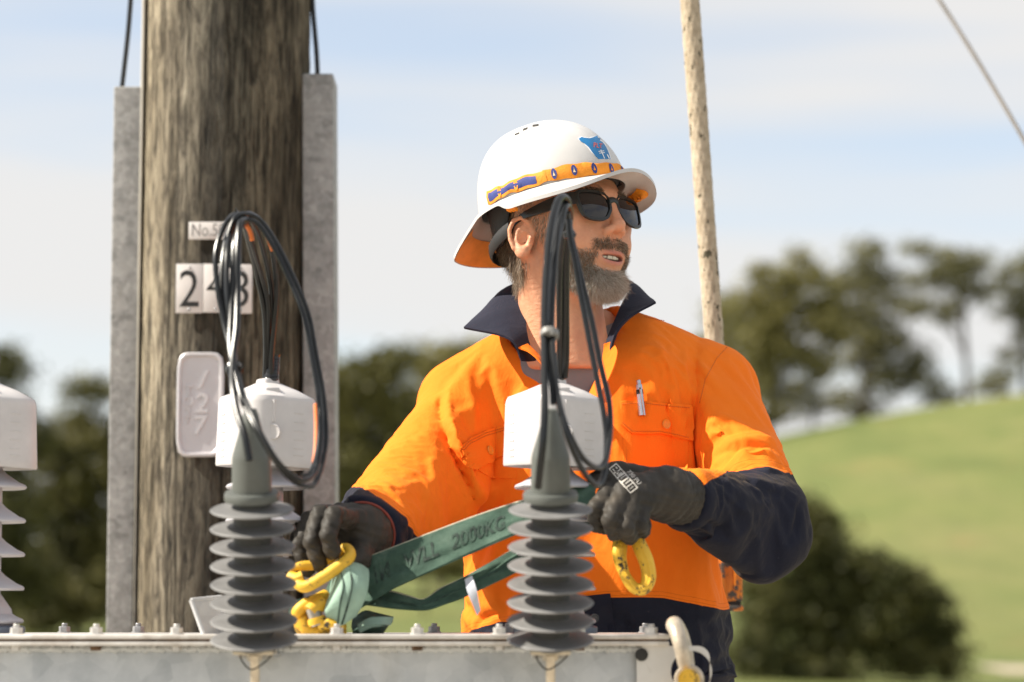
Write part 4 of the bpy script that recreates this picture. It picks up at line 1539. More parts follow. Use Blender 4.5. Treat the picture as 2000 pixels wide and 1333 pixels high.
    for x in np.linspace(0, math.pi, 4)[:-1] + 0.3:
        pp = []
        for s in np.linspace(-1, 1, 15):
            pp.append(HT((hat_rad(x) * 0.86 * s * math.sin(x), HC + hat_rad(x) * 0.86 * s * math.cos(x), 66 + 78 * math.sqrt(max(0, 1 - s * s)))))
        m.tube(pp, 0.007, 8, flat=(1.4, 0.2))
    tag(m.build('cradle_webbing', dk, hat), kind='stuff')
    # cloth band
    orange = simple('orange_band_cloth', (0.80, 0.27, 0.015), 0.75, 0, 0.15, 60, 0.3, 400)
    navy = simple('blue_print', (0.03, 0.045, 0.20), 0.75, 0, 0.2, 80, 0.2, 400)
    cream = simple('cream_print', (0.78, 0.60, 0.38), 0.75, 0, 0.1, 60, 0.1)
    def band(th0, th1, ta, tb, off, mat, name, n=70, twist=0.0):
        x = np.linspace(th0, th1, n)
        rows = []
        for k, (tt, oo) in enumerate(((ta, off - 0.8), (ta, off), ((ta + tb) / 2, off + 1.2), (tb, off), (tb, off - 0.8))):
            wave = 0.006 * np.sin(x * 9 + k) + 0.004 * np.sin(x * 23)
            rows.append(hat_pt(x, tt + wave, oo))
        V = np.concatenate(rows)
        f = []
        for r_ in range(5):
            r2 = (r_ + 1) % 5
            for i in range(n - 1):
                f.append((r_ * n + i, r2 * n + i, r2 * n + i + 1, r_ * n + i + 1))
        return mesh_obj(name, HT(V), f, mat, hat, True, sharp=40)
    TA, TB = 0.006, 0.098
    band(-R(180), R(52), TA, TB, 2.2, orange, 'hat_band', 110)
    band(R(50), R(112), TA * 0.9, TB * 0.92, 2.6, orange, 'hat_band', 40)
    band(R(58), R(109), TA + 0.016, TB - 0.026, 3.2, navy, 'band_panel', 40)
    # emblem roundels printed on the band
    def disc(thc, tc, rt, off, mat, name, n=26, tri=False):
        a_ = np.linspace(0, 2 * math.pi, n, endpoint=False)
        rth = rt * 107 / 95
        px_ = np.concatenate([[0], np.cos(a_)])
        py_ = np.concatenate([[0], np.sin(a_)])
        if tri:
            px_ = arr((-0.5, 0.65, 0.1, 0.0, -0.1)); py_ = arr((-0.55, -0.5, 0.2, 0.75, 0.1))
            f = [(0, 1, 2, 3, 4)]
        else:
            f = [(0, i + 1, (i + 1) % n + 1) for i in range(n)]
        V = hat_pt(thc + px_ * rth, tc + py_ * rt * 1.25, off)
        return mesh_obj(name, HT(V), f, mat, hat, True, sharp=0)
    tm = (TA + TB) / 2
    for k, d_ in enumerate((44, 29.5, 15, 0.5, -14, -28.5, -43, -57)):
        disc(R(d_), tm, 0.031, 3.7, navy, 'band_roundel')
        disc(R(d_), tm, 0.025, 4.1, cream if k < 2 else orange, 'roundel_sail', tri=True)
    for d_ in (94, 76):
        disc(R(d_), tm - 0.004, 0.030, 4.0, orange, 'band_roundel')
        disc(R(d_), tm - 0.004, 0.024, 4.4, navy, 'roundel_sail', tri=True)
    # band knot hanging under the brim
    m = MB()
    kn = HT((96, -8, 44))
    for k in range(3):
        m.tube(spline([HT((94, -10 + 4 * k, 50)), HT((97, -7 + 3 * k, 44)), HT((96, -2 + 5 * k, 41 - k))], 6), 0.0035, 8, flat=(1.3, 0.6))
    m.build('band_knot', orange, hat)
    m = MB()
    for k in range(4):
        m.tube(spline([HT((-66 - 6 * k, 84 - 8 * k, 56)), HT((-70 - 5 * k, 92 - 10 * k, 49)), HT((-78 - 3 * k, 84 - 6 * k, 45 + 2 * k)), HT((-84, 72 - 8 * k, 50))], 6), 0.0045, 8, flat=(1.4, 0.5))
    m.build('band_knot', orange, hat)
    # vents: dark slips on the shell paint the shade inside the slots
    dark = simple('vent_shade', (0.03, 0.028, 0.026), 0.9, 0, 0.2, 40, 0)
    for px_, py_, w_, h_ in ((1043, 240.5, 13, 4), (1022, 247.5, 9, 4), (1006, 257, 9, 3)):
        bv = bvh_of(HT(outer), fo)
        break
    bv = bvh_of(HT(outer), fo)
    for px_, py_, w_, h_ in ((1046, 245.5, 12, 4), (1026, 252.5, 9, 4), (1010, 262, 9, 3)):
        sl = -0.30 if w_ > 9 else -0.75
        poly = [(px_ + a * w_ / 2 + 0, py_ + b * h_ / 2 + sl * a * w_ / 4) for a, b in ((-1, -1), (1, -1), (1, 1), (-1, 1))]
        V, f = patch(bv, poly, 0.0003, 3, 0.0006)
        mesh_obj('vent_slot_shade', V, f, dark, hat, True)
    # state-shaped emblem with lettering
    blue = simple('emblem_blue', (0.010, 0.165, 0.40), 0.4, 0, 0.12, 80, 0)
    whitep = simple('emblem_white', (0.78, 0.78, 0.80), 0.4, 0, 0.03, 50, 0)
    redp = simple('emblem_red', (0.62, 0.10, 0.06), 0.4, 0, 0.1, 50, 0)
    tas = [(1130, 272), (1136, 268.5), (1141, 270), (1152, 271), (1159, 269), (1166, 265.5), (1167.5, 270), (1172, 271), (1171.5, 276), (1176, 278), (1180, 283), (1184, 289), (1188, 298), (1190.5, 306), (1192, 311.5), (1169, 311.5), (1163, 306), (1156, 297), (1150, 288.5), (1141, 281), (1134, 277)]
    c0 = np.mean(arr(tas), 0)
    V, f = patch(bv, [(p[0] + (1.6 if p[0] > c0[0] else -1.6), p[1] + (-1.6 if p[1] < c0[1] else 0.4)) for p in tas], 0.0004, 4, 0.0004)
    mesh_obj('emblem_edge', V, f, whitep, hat, True)
    V, f = patch(bv, tas, 0.0007, 4, 0.0003)
    em = mesh_obj('emblem', V, f, blue, hat, True)
    def on_hat(poly_v, poly_f, mat, name, off=0.0011):
        vv = []
        for p in poly_v:
            h, n_ = cast(bv, p[0], p[1])
            vv.append(h + n_ * off)
        mesh_obj(name, arr(vv), poly_f, mat, hat, True)
    tv, tf = text2d('PLT', 14.0, 0, 0.12)
    on_hat(np.stack([1167 + tv[:, 0] * 0.78, 286 - tv[:, 1] * 0.95 + tv[:, 0] * 0.12], 1), tf, redp, 'lettering')
    def bar(a, b, w_):
        a, b = arr(a), arr(b)
        n_ = unit((-(b - a)[1], (b - a)[0])) * w_ / 2
        return [a - n_, a + n_, b + n_, b - n_]
    for a, b, w_ in (((1172.5, 294), (1180, 311), 1.5), ((1168, 297), (1179, 296), 1.4), ((1169.5, 300.5), (1180, 299.5), 1.4), ((1185, 303), (1189, 311), 1.8)):
        on_hat(bar(a, b, w_), [(0, 1, 2, 3)], whitep, 'emblem_mast')
    # orange sheet under the neck guard paints in the shirt's reflection
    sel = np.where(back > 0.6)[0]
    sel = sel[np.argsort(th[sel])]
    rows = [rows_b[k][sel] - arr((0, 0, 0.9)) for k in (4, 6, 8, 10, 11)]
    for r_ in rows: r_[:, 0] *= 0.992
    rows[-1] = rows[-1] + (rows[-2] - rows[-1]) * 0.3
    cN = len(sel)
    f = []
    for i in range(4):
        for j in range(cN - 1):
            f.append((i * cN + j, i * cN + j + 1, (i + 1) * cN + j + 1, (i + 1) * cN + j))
    mesh_obj('neck_guard_reflection', HT(np.concatenate(rows)), f, simple('reflected_orange', (0.85, 0.36, 0.06), 0.6, 0, 0.15, 30, 0.2), hat, True, sharp=0)
    return hat
hat = build_hat()

# ------------------------------------------------------------------ sunglasses (millimetres, head frame)
def build_glasses():
    g = empty('sunglasses', HEAD, parent=person)
    fm = simple('matte_black_frame', (0.010, 0.013, 0.013), 0.33, 0, 0.2, 80, 0.05, 300)
    lm = NT('dark_mirror_lens')
    lm.setp(Base_Color=(0.012, 0.010, 0.011), Roughness=0.04, Metallic=0.0)
    lm.b.inputs['IOR'].default_value = 1.55
    lm.b.inputs['Specular IOR Level'].default_value = 0.5
    lm.b.inputs['Coat Weight'].default_value = 0.0
    lm.b.inputs['Coat Roughness'].default_value = 0.02
    def base_y(x, z):
        return 94.0 - (x / 72.0) ** 2 * 13.0 - (z - 16) * 0.10 - ((z - 16) / 60) ** 2 * 4
    lens_out = [(-6.5, 15), (-6, 30), (1, 36.5), (24, 38.2), (47, 37.5), (57, 34), (59, 25), (56.5, 9), (51, -1.5), (39, -6.0), (20, -6.2), (7, -2), (-1, 6)]
    cx = 11.5
    lens_out = [(x * 0.85, z * 1.0 + 1) for x, z in lens_out]
    for s in (1, -1):
        o2 = spline([(x, z, 0) for x, z in lens_out], 6, True)[:, :2]
        X, Z = (o2[:, 0] + cx) * s, o2[:, 1]
        ins = o2 * 1.0
        c = ins.mean(0)
        ins = c + (ins - c) * arr((0.86, 0.83))
        XI, ZI = (ins[:, 0] + cx) * s, ins[:, 1]
        n = len(X)
        def L(x, z, dy): return np.stack([x, base_y(x, z) + dy, z], 1)
        rings = [L(X, Z, -2.2), L(X, Z, 1.2), L(X * 0.99 + 0.01 * c[0], Z, 2.0), L(XI, ZI, 2.0), L(XI, ZI, -1.0)]
        f = []
        for i in range(len(rings) - 1):
            for j in range(n):
                k = (j + 1) % n
                q = (i * n + j, i * n + k, (i + 1) * n + k, (i + 1) * n + j)
                f.append(q if s < 0 else q[::-1])
        i = len(rings) - 1
        for j in range(n):
            k = (j + 1) % n
            q = (i * n + j, i * n + k, k, j)
            f.append(q if s < 0 else q[::-1])
        mesh_obj('lens_frame', HL(np.concatenate(rings)), f, fm, g, True, sharp=40)
        # lens: shallow dome
        rr = np.linspace(0, 1.02, 8)
        V = []
        for r_ in rr:
            pts = c + (ins - c) * r_
            xx, zz = (pts[:, 0] + cx) * s, pts[:, 1]
            V.append(np.stack([xx, base_y(xx, zz) + 1.2 * (1 - r_ * r_) + 0.1, zz], 1))
        f = []
        for i in range(7):
            for j in range(n):
                k = (j + 1) % n
                q = (i * n + j, i * n + k, (i + 1) * n + k, (i + 1) * n + j)
                f.append(q if s < 0 else q[::-1])
        mesh_obj('lens', HL(np.concatenate(V)), f, lm.m, g, True, sharp=0)
        # temple arm, deep at the hinge and slim over the ear
        pts = [(s * 59.5, base_y(59.5, 26) - 0.5, 27), (s * 69, 71, 27), (s * 76, 46, 26.5), (s * 77.5, 20, 27), (s * 78, 0, 27), (s * 77, -12, 24), (s * 76, -24, 14)]
        hh = [8.5, 8.5, 7.8, 6.0, 4.2, 3.5, 3]
        sp = spline(pts, 8)
        hs = np.interp(np.linspace(0, 6, len(sp)), range(7), hh)
        V, f = [], []
        for k, (p, h_) in enumerate(zip(sp, hs)):
            for a, b in ((-1.6, -1), (1.6, -1), (2.0, 0), (1.6, 1), (-1.6, 1), (-2.0, 0)):
                V.append(p + arr((a, 0, b * h_)))
            if k:
                for i in range(6):
                    i2 = (i + 1) % 6
                    f.append(((k - 1) * 6 + i, (k - 1) * 6 + i2, k * 6 + i2, k * 6 + i))
        m = MB()
        m.add(HL(arr(V)), f + [tuple(range(6)), tuple(range(len(V) - 6, len(V)))])
        m.build('temple_arm', fm, g, sharp=40)
    m = MB()
    m.tube(spline([HL((-8, base_y(8, 26), 25)), HL((0, base_y(0, 28) + 1, 27.5)), HL((8, base_y(8, 26), 25))], 6), 0.0046, 10, flat=(1.2, 0.7))
    m.build('bridge', fm, g)
build_glasses()

# ------------------------------------------------------------------ shirt (world, metres)
def d_loft(p, rows, yaw=0.0):
    """rows: (z, cx, cy, rx, ry) elliptical sections"""
    rows = arr(sorted(rows))
    z = p[:, 2]
    g = [np.interp(z, rows[:, 0], rows[:, k]) for k in range(1, 5)]
    dx, dy = p[:, 0] - g[0], p[:, 1] - g[1]
    c, s = math.cos(yaw), math.sin(yaw)
    ex, ey = c * dx + s * dy, -s * dx + c * dy
    e = 2.4
    k = ((np.abs(ex) / g[2]) ** e + (np.abs(ey) / g[3]) ** e) ** (1 / e)
    d = (k - 1) * np.minimum(g[2], g[3])
    return smax(d, np.maximum(rows[0, 0] - z, z - rows[-1, 0]), 0.03)

def row(py, pl, pr, Y, ry):
    a, b = P(pl, py, Y), P(pr, py, Y)
    return (a[2], (a[0] + b[0]) / 2, Y, (b[0] - a[0]) / 2, ry)

TORSO = [row(1345, 890, 1440, 3.335, 0.130), row(1240, 902, 1424, 3.335, 0.130), row(1170, 905, 1414, 3.335, 0.132), row(1080, 906, 1398, 3.335, 0.136),
         row(960, 912, 1382, 3.335, 0.139), row(860, 908, 1382, 3.335, 0.136), row(780, 898, 1398, 3.335, 0.122), row(720, 915, 1392, 3.335, 0.104), row(672, 985, 1330, 3.335, 0.080)]

# fold lines in photo pixels: points, height in mm (negative is a valley), half width in px
FOLDS = [
    ([(868, 752), (859, 801), (870, 858), (893, 905), (926, 968), (960, 1010)], -20, 11),
    ([(880, 742), (876, 800), (888, 852), (912, 900), (944, 950)], 10, 14),
    ([(905, 708), (915, 745), (926, 790), (930, 830)], 5, 13),
    ([(934, 700), (944, 745), (950, 800)], -4.5, 11),
    ([(962, 700), (972, 745), (985, 800)], 5, 13),
    ([(990, 690), (1010, 740), (1030, 790)], -3, 10),
    ([(912, 795), (930, 788), (948, 786)], 4, 6),
    ([(835, 770), (862, 790), (880, 800)], -3, 8),
    ([(800, 830), (840, 850), (862, 850)], 3.0, 14),
    ([(760, 880), (810, 905), (850, 900)], -3.0, 14),
    ([(730, 920), (790, 955), (835, 950)], 4.5, 13),
    ([(700, 945), (770, 985), (825, 985)], -4, 10),
    ([(845, 870), (850, 930), (835, 1000)], 5, 12),
    ([(930, 960), (990, 935), (1040, 925)], 6, 16),
    ([(930, 1010), (975, 975), (1010, 962)], -6, 11),
    ([(915, 1040), (950, 1010), (990, 1000)], 5, 14),
    ([(925, 1090), (960, 1120), (975, 1180)], 4, 14),
    ([(915, 1150), (940, 1180), (935, 1220)], -4, 10),
    ([(1010, 1130), (1000, 1170), (985, 1200)], 3, 12),
    # his left side
    ([(1365, 640), (1356, 700), (1351, 800), (1349, 880), (1352, 930)], -13, 9),
    ([(1380, 650), (1374, 720), (1366, 800), (1362, 860)], 4, 12),
    ([(1290, 640), (1292, 700), (1300, 750)], 2.5, 16),
    ([(1330, 655), (1326, 720), (1330, 780)], -2.5, 14),
    ([(1372, 846), (1392, 826), (1420, 802)], 14, 12),
    ([(1376, 802), (1382, 790), (1388, 776)], 5, 6),
    ([(1358, 880), (1392, 862), (1450, 836)], -5, 13),
    ([(1405, 872), (1450, 862), (1490, 860), (1520, 870)], 11, 10),
    ([(1395, 900), (1440, 888), (1500, 880)], -4, 10),
    ([(1400, 925), (1450, 905), (1510, 898), (1550, 905)], 4, 9),
    ([(1352, 905), (1362, 870), (1385, 850)], -6, 9),
    ([(1275, 735), (1272, 770), (1265, 800)], 4.5, 9),
    ([(1296, 748), (1290, 790)], -5, 7),
    ([(1318, 738), (1316, 775), (1322, 800)], 5.5, 8),
    ([(1338, 748), (1334, 790)], -4, 6),
    ([(1348, 745), (1345, 775)], 4, 6),
    ([(1228, 760), (1215, 790), (1205, 830)], 4, 14),
    ([(1240, 830), (1225, 880), (1228, 940)], 4, 14),
    ([(1262, 830), (1258, 900)], -3, 12),
    ([(1285, 1000), (1310, 1060), (1330, 1120)], 3.5, 14),
    ([(1265, 1010), (1290, 1080), (1300, 1140)], -3.5, 13),
    ([(1380, 1010), (1395, 1080), (1405, 1160)], 3, 14),
    ([(1350, 1040), (1340, 1100), (1350, 1170)], -2.5, 14),
    # navy sleeve on the right
    ([(1470, 935), (1500, 955), (1545, 960)], 7, 9),
    ([(1440, 940), (1480, 965), (1540, 985)], -7, 9),
    ([(1420, 950), (1470, 985), (1530, 1020)], 6, 10),
    ([(1500, 985), (1530, 1030), (1520, 1080)], -6, 10),
    ([(1470, 990), (1500, 1040), (1490, 1100)], 5, 11),
    ([(1360, 940), (1375, 965), (1385, 985)], 4, 8),
    ([(1385, 930), (1400, 955), (1415, 970)], -4, 8),
    ([(1340, 1030), (1400, 1050), (1470, 1060)], 3.5, 11),
    ([(1345, 1010), (1400, 1030), (1460, 1035)], -3.5, 9),
    ([(1550, 930), (1565, 970), (1560, 1020)], 5, 10),
    # navy sleeve on the left
    ([(660, 975), (700, 965), (745, 1000)], 6, 9),
    ([(655, 990), (690, 985), (720, 1010)], -6, 7),
    ([(700, 1000), (735, 1030), (745, 1060)], 6, 9),
    ([(740, 985), (775, 1020), (800, 1060)], -5, 11),
    ([(760, 1000), (800, 1030), (830, 1050)], 3, 9),
    # shirt tail
    ([(1190, 1180), (1200, 1220), (1190, 1260)], 3.5, 9),
    ([(1215, 1175), (1222, 1230), (1210, 1280)], -3.5, 11),
    ([(1360, 1190), (1375, 1260), (1380, 1330)], 3, 15),
]
FOLDS = [(arr(a), h * 0.001, w) for a, h, w in FOLDS]

def d_seg2(x, y, pts):
    d = np.full(len(x), 1e9)
    tt = np.zeros(len(x))
    m = len(pts) - 1
    for i in range(m):
        a, b = pts[i], pts[i + 1]
        ab = b - a
        h = np.clip(((x - a[0]) * ab[0] + (y - a[1]) * ab[1]) / (ab @ ab), 0, 1)
        q = np.hypot(x - a[0] - h * ab[0], y - a[1] - h * ab[1])
        better = q < d
        d = np.where(better, q, d)
        tt = np.where(better, (i + h) / m, tt)
    return d, tt

def folds(p):
    x, y = proj(p)
    out = np.zeros(len(p))
    for pts, h, w in FOLDS:
        lo, hi = pts.min(0) - 3 * w, pts.max(0) + 3 * w
        s = np.where((x > lo[0]) & (x < hi[0]) & (y > lo[1]) & (y < hi[1]))[0]
        if len(s) == 0:
            continue
        d, t = d_seg2(x[s], y[s], pts)
        out[s] += 1.0 * h * np.exp(-(np.sqrt(d * d + 4) - 2) / (0.62 * w)) * np.clip(np.sin(np.clip(t, 0.06, 0.94) * math.pi), 0, 1) ** 0.6
    return out * (p[:, 1] < 3.36)

_wav = [(unit(np.random.default_rng(k).normal(0, 1, 3)), np.random.default_rng(k + 50).uniform(0, 6.28), np.random.default_rng(k + 90).uniform(14, 60)) for k in range(14)]
def ripple(p):
    """slack in the cloth"""
    o = np.zeros(len(p))
    for k, (d, ph, fr) in enumerate(_wav):
        o += np.sin(p @ d * fr + ph + 1.5 * np.sin(p @ np.roll(d, 1) * fr * 0.35)) / fr
    return o * 0.012

SL = {}
def sleeve(p, s, e, w, radii):
    d = d_cap(p, J[s], J[e], radii[0], radii[1])
    d2 = d_cap(p, J[e], J[w], radii[2], radii[3])
    return smin(d, d2, 0.02)

def f_shirt(p):
    d = d_loft(p, TORSO, R(-7))
    d = smin(d, d_ecap(p, P(1085, 690, 3.325), P(895, 778, 3.315), 0.062, 0.058, (0, 1, 0), 1.0), 0.030)
    d = smin(d, d_ecap(p, P(1165, 665, 3.33), P(1392, 752, 3.335), 0.058, 0.062, (0, 1, 0), 1.0), 0.030)
    sr = sleeve(p, 'shR', 'elR', 'wrR', (0.058, 0.066, 0.062, 0.046))
    sl = sleeve(p, 'shL', 'elL', 'wrL', (0.063, 0.057, 0.058, 0.037))
    sl = smin(sl, d_cap(p, J['elL'] + arr((0.030, 0.01, -0.012)), J['elL'] + arr((0.0, 0, -0.02)), 0.034, 0.045), 0.015)
    sr = smin(sr, d_cap(p, P(888, 860, 3.28), P(868, 968, 3.20), 0.052, 0.056), 0.02)
    d = smin(d, sr, 0.018)
    d = smin(d, sl, 0.018)
    d = d - folds(p) - ripple(p)
    # cuffs end flat
    for w, e in (('wrR', 'elR'), ('wrL', 'elL')):
        ax = unit(J[w] - J[e])
        q = (p - J[w]) @ ax
        near = v_len(p - J[w]) < 0.14
        cut = np.where(near, q + (0.004 if w == 'wrR' else 0.012), -1)
        d = smax(d, cut, 0.006)
    # neck hole and open front
    nk = d_cap(p, HEAD + arr((-0.02, 0.04, 0)), J['neck'] + arr((0.0, 0.0, -0.03)), 0.075, 0.078)
    d = smax(d, -nk, 0.008)
    x, y = proj(p)
    # left edge (1040,655)-(1112,845); right edge (1196,655)-(1112,845)
    yy = (y - 640) / (850 - 640)
    lft = 1030 + (1108 - 1030) * yy
    rgt = 1202 + (1116 - 1202) * yy
    wedge = np.maximum(np.maximum(lft - x, x - rgt), (y - 850)) * 0.00068
    wedge = np.maximum(wedge, p[:, 1] - 3.29)
    d = smax(d, -wedge, 0.006)
    return d

def zone_vals(p):
    """signed distance in mm to the navy panels; positive is navy"""
    x, y = proj(p)
    hem = np.interp(x, [880, 905, 1000, 1090, 1180, 1300, 1415, 1450], [1214, 1208, 1184, 1160, 1142, 1140, 1160, 1168])
    z = (y - hem) * 0.7
    # sleeves: planes across the arm
    def plane(a, b, c):
        a, b = P(*a), P(*b)
        return a, unit(c)
    eR = J['elR'] - J['shR']
    # right sleeve boundary as seen: (690,936)-(838,1050)
    dR = ((y - 936) - (x - 690) * (1050 - 936) / (838 - 690)) * 0.62 + 3.0 * np.sin((x - 690) / 148 * math.pi)
    armR = (x < 905) & (y > 900) & (p[:, 1] < 3.33)
    armR &= (sleeve(p, 'shR', 'elR', 'wrR', (0.075, 0.08, 0.08, 0.065)) < 0)
    z = np.where(armR, dR, z)
    lb = np.interp(x, [1330, 1395, 1430, 1470, 1510, 1556, 1600], [985, 932, 908, 897, 897, 911, 930])
    armL = sleeve(p, 'shL', 'elL', 'wrL', (0.078, 0.078, 0.08, 0.055)) < 0.0
    armL &= (x > 1352 - np.clip((y - 900), 0, 70) * 1.2) & (y < 1135)
    tz = d_loft(p, TORSO, R(-7))
    deep = sleeve(p, 'shL', 'elL', 'wrL', (0.063, 0.061, 0.062, 0.037))
    armL &= (deep < tz - 0.0)  | (x > 1378)
    z = np.where(armL, (y - lb) * 0.66, z)
    return z

def m_cloth(name, c_lo, c_hi, weave=900, zone=False):
    t = NT(name)
    n = t.noise(6, 4, 0.6)
    n2 = t.noise(220, 3, 0.6)
    c = t.ramp(n, [(0.3, c_lo), (0.7, c_hi)])
    if zone:
        nv = t.ramp(n, [(0.3, (0.0080, 0.0100, 0.021)), (0.7, (0.0120, 0.0140, 0.029))])
        lint = t.ramp(t.noise(160, 3, 0.7, loc=(3, 3, 3)), [(0.66, (0, 0, 0)), (0.75, (0.35,) * 3)])
        nv = t.mix(lint, nv, (0.075, 0.075, 0.085))
        at = t.new('ShaderNodeAttribute')
        at.attribute_name = 'zone'
        mr = t.new('ShaderNodeMapRange')
        mr.inputs['From Min'].default_value = -0.6
        mr.inputs['From Max'].default_value = 0.6
        t.link(at.outputs['Fac'], mr.inputs['Value'])
        c = t.mix(mr.outputs[0], c, nv)
        # twin stitching above the seam and the ridge of the turned seam
        st = t.new('ShaderNodeValToRGB')
        mr2 = t.new('ShaderNodeMapRange')
        mr2.inputs['From Min'].default_value = -12
        mr2.inputs['From Max'].default_value = 4
        t.link(at.outputs['Fac'], mr2.inputs['Value'])
        seam = t.ramp(mr2.outputs[0], [(0.20, (1, 1, 1)), (0.24, (0.35,) * 3), (0.28, (1, 1, 1)), (0.52, (1, 1, 1)), (0.56, (0.35,) * 3), (0.60, (1, 1, 1)), (0.73, (1, 1, 1)), (0.75, (0.0,) * 3), (0.80, (0.3,) * 3)])
        sd = t.ramp(mr2.outputs[0], [(0.20, (1, 1, 1)), (0.24, (0.80,) * 3), (0.28, (1, 1, 1)), (0.52, (1, 1, 1)), (0.56, (0.80,) * 3), (0.60, (1, 1, 1))])
        c = t.mix(1.0, c, sd, 'MULTIPLY')
    t.setp(Base_Color=c, Roughness=0.82)
    t.b.inputs['Specular IOR Level'].default_value = 0.22
    t.b.inputs['Sheen Weight'].default_value = 0.05
    t.b.inputs['Sheen Roughness'].default_value = 0.45
    t.b.inputs['Sheen Tint'].default_value = (1.0, 0.72, 0.30, 1) if name.startswith('hi_vis') else (0.6, 0.6, 0.8, 1)
    b1 = t.bump(t.noise(weave, 2, 0.6), 0.25, 0.0006)
    b2 = t.bump(t.noise(38, 5, 0.62, (1, 1, 0.7), 0.8), 0.30, 0.006, b1)
    b3 = t.bump(t.noise(110, 3, 0.6, (1.0, 1, 0.6), 0.5), 0.20, 0.002, b2)
    if zone:
        t.bump(seam, 0.5, 0.0012, b3)
    return t.m
MAT['shirt'] = m_cloth('hi_vis_work_shirt', (0.92, 0.178, 0.007), (0.95, 0.212, 0.012), zone=True)
MAT['orange'] = m_cloth('hi_vis_orange_cotton', (0.92, 0.178, 0.007), (0.95, 0.212, 0.012))
MAT['navy'] = m_cloth('navy_drill', (0.011, 0.0125, 0.024), (0.017, 0.018, 0.034))
MAT['tee'] = m_cloth('grey_marl_jersey', (0.21, 0.20, 0.215), (0.25, 0.24, 0.255))

def drape(V0, F):
    """let the slack cloth settle on the body so that it creases"""
    CV, CF = sdf_mesh(lambda p: f_shirt(p) + 0.010, (-0.27, 2.86, 0.99), (0.44, 3.50, 1.52), 0.011, project=1, margin=2.2)
    body = mesh_obj('drape_form', CV, CF, MAT['navy'], None, True, (0, 0, 0), sharp=0)
    cl = mesh_obj('drape_cloth', V0, F, MAT['navy'], None, True, (0, 0, 0), sharp=0)
    body.modifiers.new('collide', 'COLLISION')
    body.collision.thickness_outer = 0.003
    body.collision.cloth_friction = 8
    vg = cl.vertex_groups.new(name='pin')
    pin = (V0[:, 2] < 1.02) | (v_len(V0 - J['wrR']) < 0.055) | (v_len(V0 - J['wrL']) < 0.048) | ((v_len(V0 - J['neck']) < 0.122) & (V0[:, 2] > J['neck'][2] - .06))
    vg.add([int(i) for i in np.where(pin)[0]], 1.0, 'REPLACE')
    m = cl.modifiers.new('cloth', 'CLOTH')
    s = m.settings
    s.quality = 6
    s.mass = 0.25
    s.tension_stiffness = s.compression_stiffness = 30
    s.shear_stiffness = 12
    s.bending_stiffness = 1.5
    s.tension_damping = s.compression_damping = s.shear_damping = 10
    s.bending_damping = 1
    s.air_damping = 3
    s.vertex_group_mass = 'pin'
    s.shrink_min = -0.060
    s.effector_weights.gravity = 0.55
    m.collision_settings.use_collision = True
    m.collision_settings.distance_min = 0.002
    m.collision_settings.collision_quality = 3
    n = 12
    m.point_cache.frame_start, m.point_cache.frame_end = 1, n
    for f in range(1, n + 1):
        scene.frame_set(f)
    dg = bpy.context.evaluated_depsgraph_get()
    me = cl.evaluated_get(dg).to_mesh()
    W = np.zeros(len(V0) * 3)
    me.vertices.foreach_get('co', W)
    bpy.data.objects.remove(cl)
    bpy.data.objects.remove(body)
    scene.frame_set(1)
    return W.reshape(-1, 3)

def build_shirt():
    V0, F = sdf_mesh(f_shirt, (-0.27, 2.86, 0.99), (0.44, 3.50, 1.52), 0.0070, project=1, margin=2.2)
    V0 = relax(V0, F, 2, 0.4)
    V = drape(V0, F)
    sh = mesh_obj('shirt', V, F, MAT['shirt'], person, True, sharp=0)
    add_attr(sh, 'zone', zone_vals(V0))
    sd = sh.modifiers.new('smooth', 'SUBSURF')
    sd.levels = sd.render_levels = 1
    bv = bvh_of(V, F)
    # tee shirt
    def f_tee(p):
        d = d_loft(p, [(a, b, c, d_ - 0.014, e - 0.016) for a, b, c, d_, e in TORSO], R(-7))
        d = smin(d, d_cap(p, P(1085, 700, 3.325), P(905, 790, 3.315), 0.046), 0.03)
        d = smin(d, d_cap(p, P(1165, 678, 3.33), P(1392, 768, 3.335), 0.046), 0.03)
        d = smin(d, d_ell(p, P(1112, 730, 3.295), (0.080, 0.078, 0.050)), 0.03)
        return d - 0.4 * ripple(p)
    TV, TF = sdf_mesh(f_tee, (-0.15, 3.10, 1.15), (0.25, 3.46, 1.50), 0.006, project=1, margin=2.0)
    mesh_obj('tee_shirt', TV, TF, MAT['tee'], person, True, sharp=0)
    # ribbed crew neck follows the neck
    m = MB()
    hb = bvh_of(HL(HV), HF)
    ring = []
    for a in np.linspace(0, 2 * math.pi, 40, endpoint=False):
        c = J['neck'] + arr((0.0, 0.012, 0.004))
        dirv = arr((math.cos(a), math.sin(a), 0))
        ring.append(c + dirv * arr((0.0655, 0.070, 0)) + arr((0, 0, 0.028 * math.sin(a) - 0.008)))
    m.tube(ring, 0.0055, 8, closed=True, flat=(1.3, 0.7))
    m.build('crew_neck', MAT['navy'], person)
    return sh, bv
shirt, SB = build_shirt()

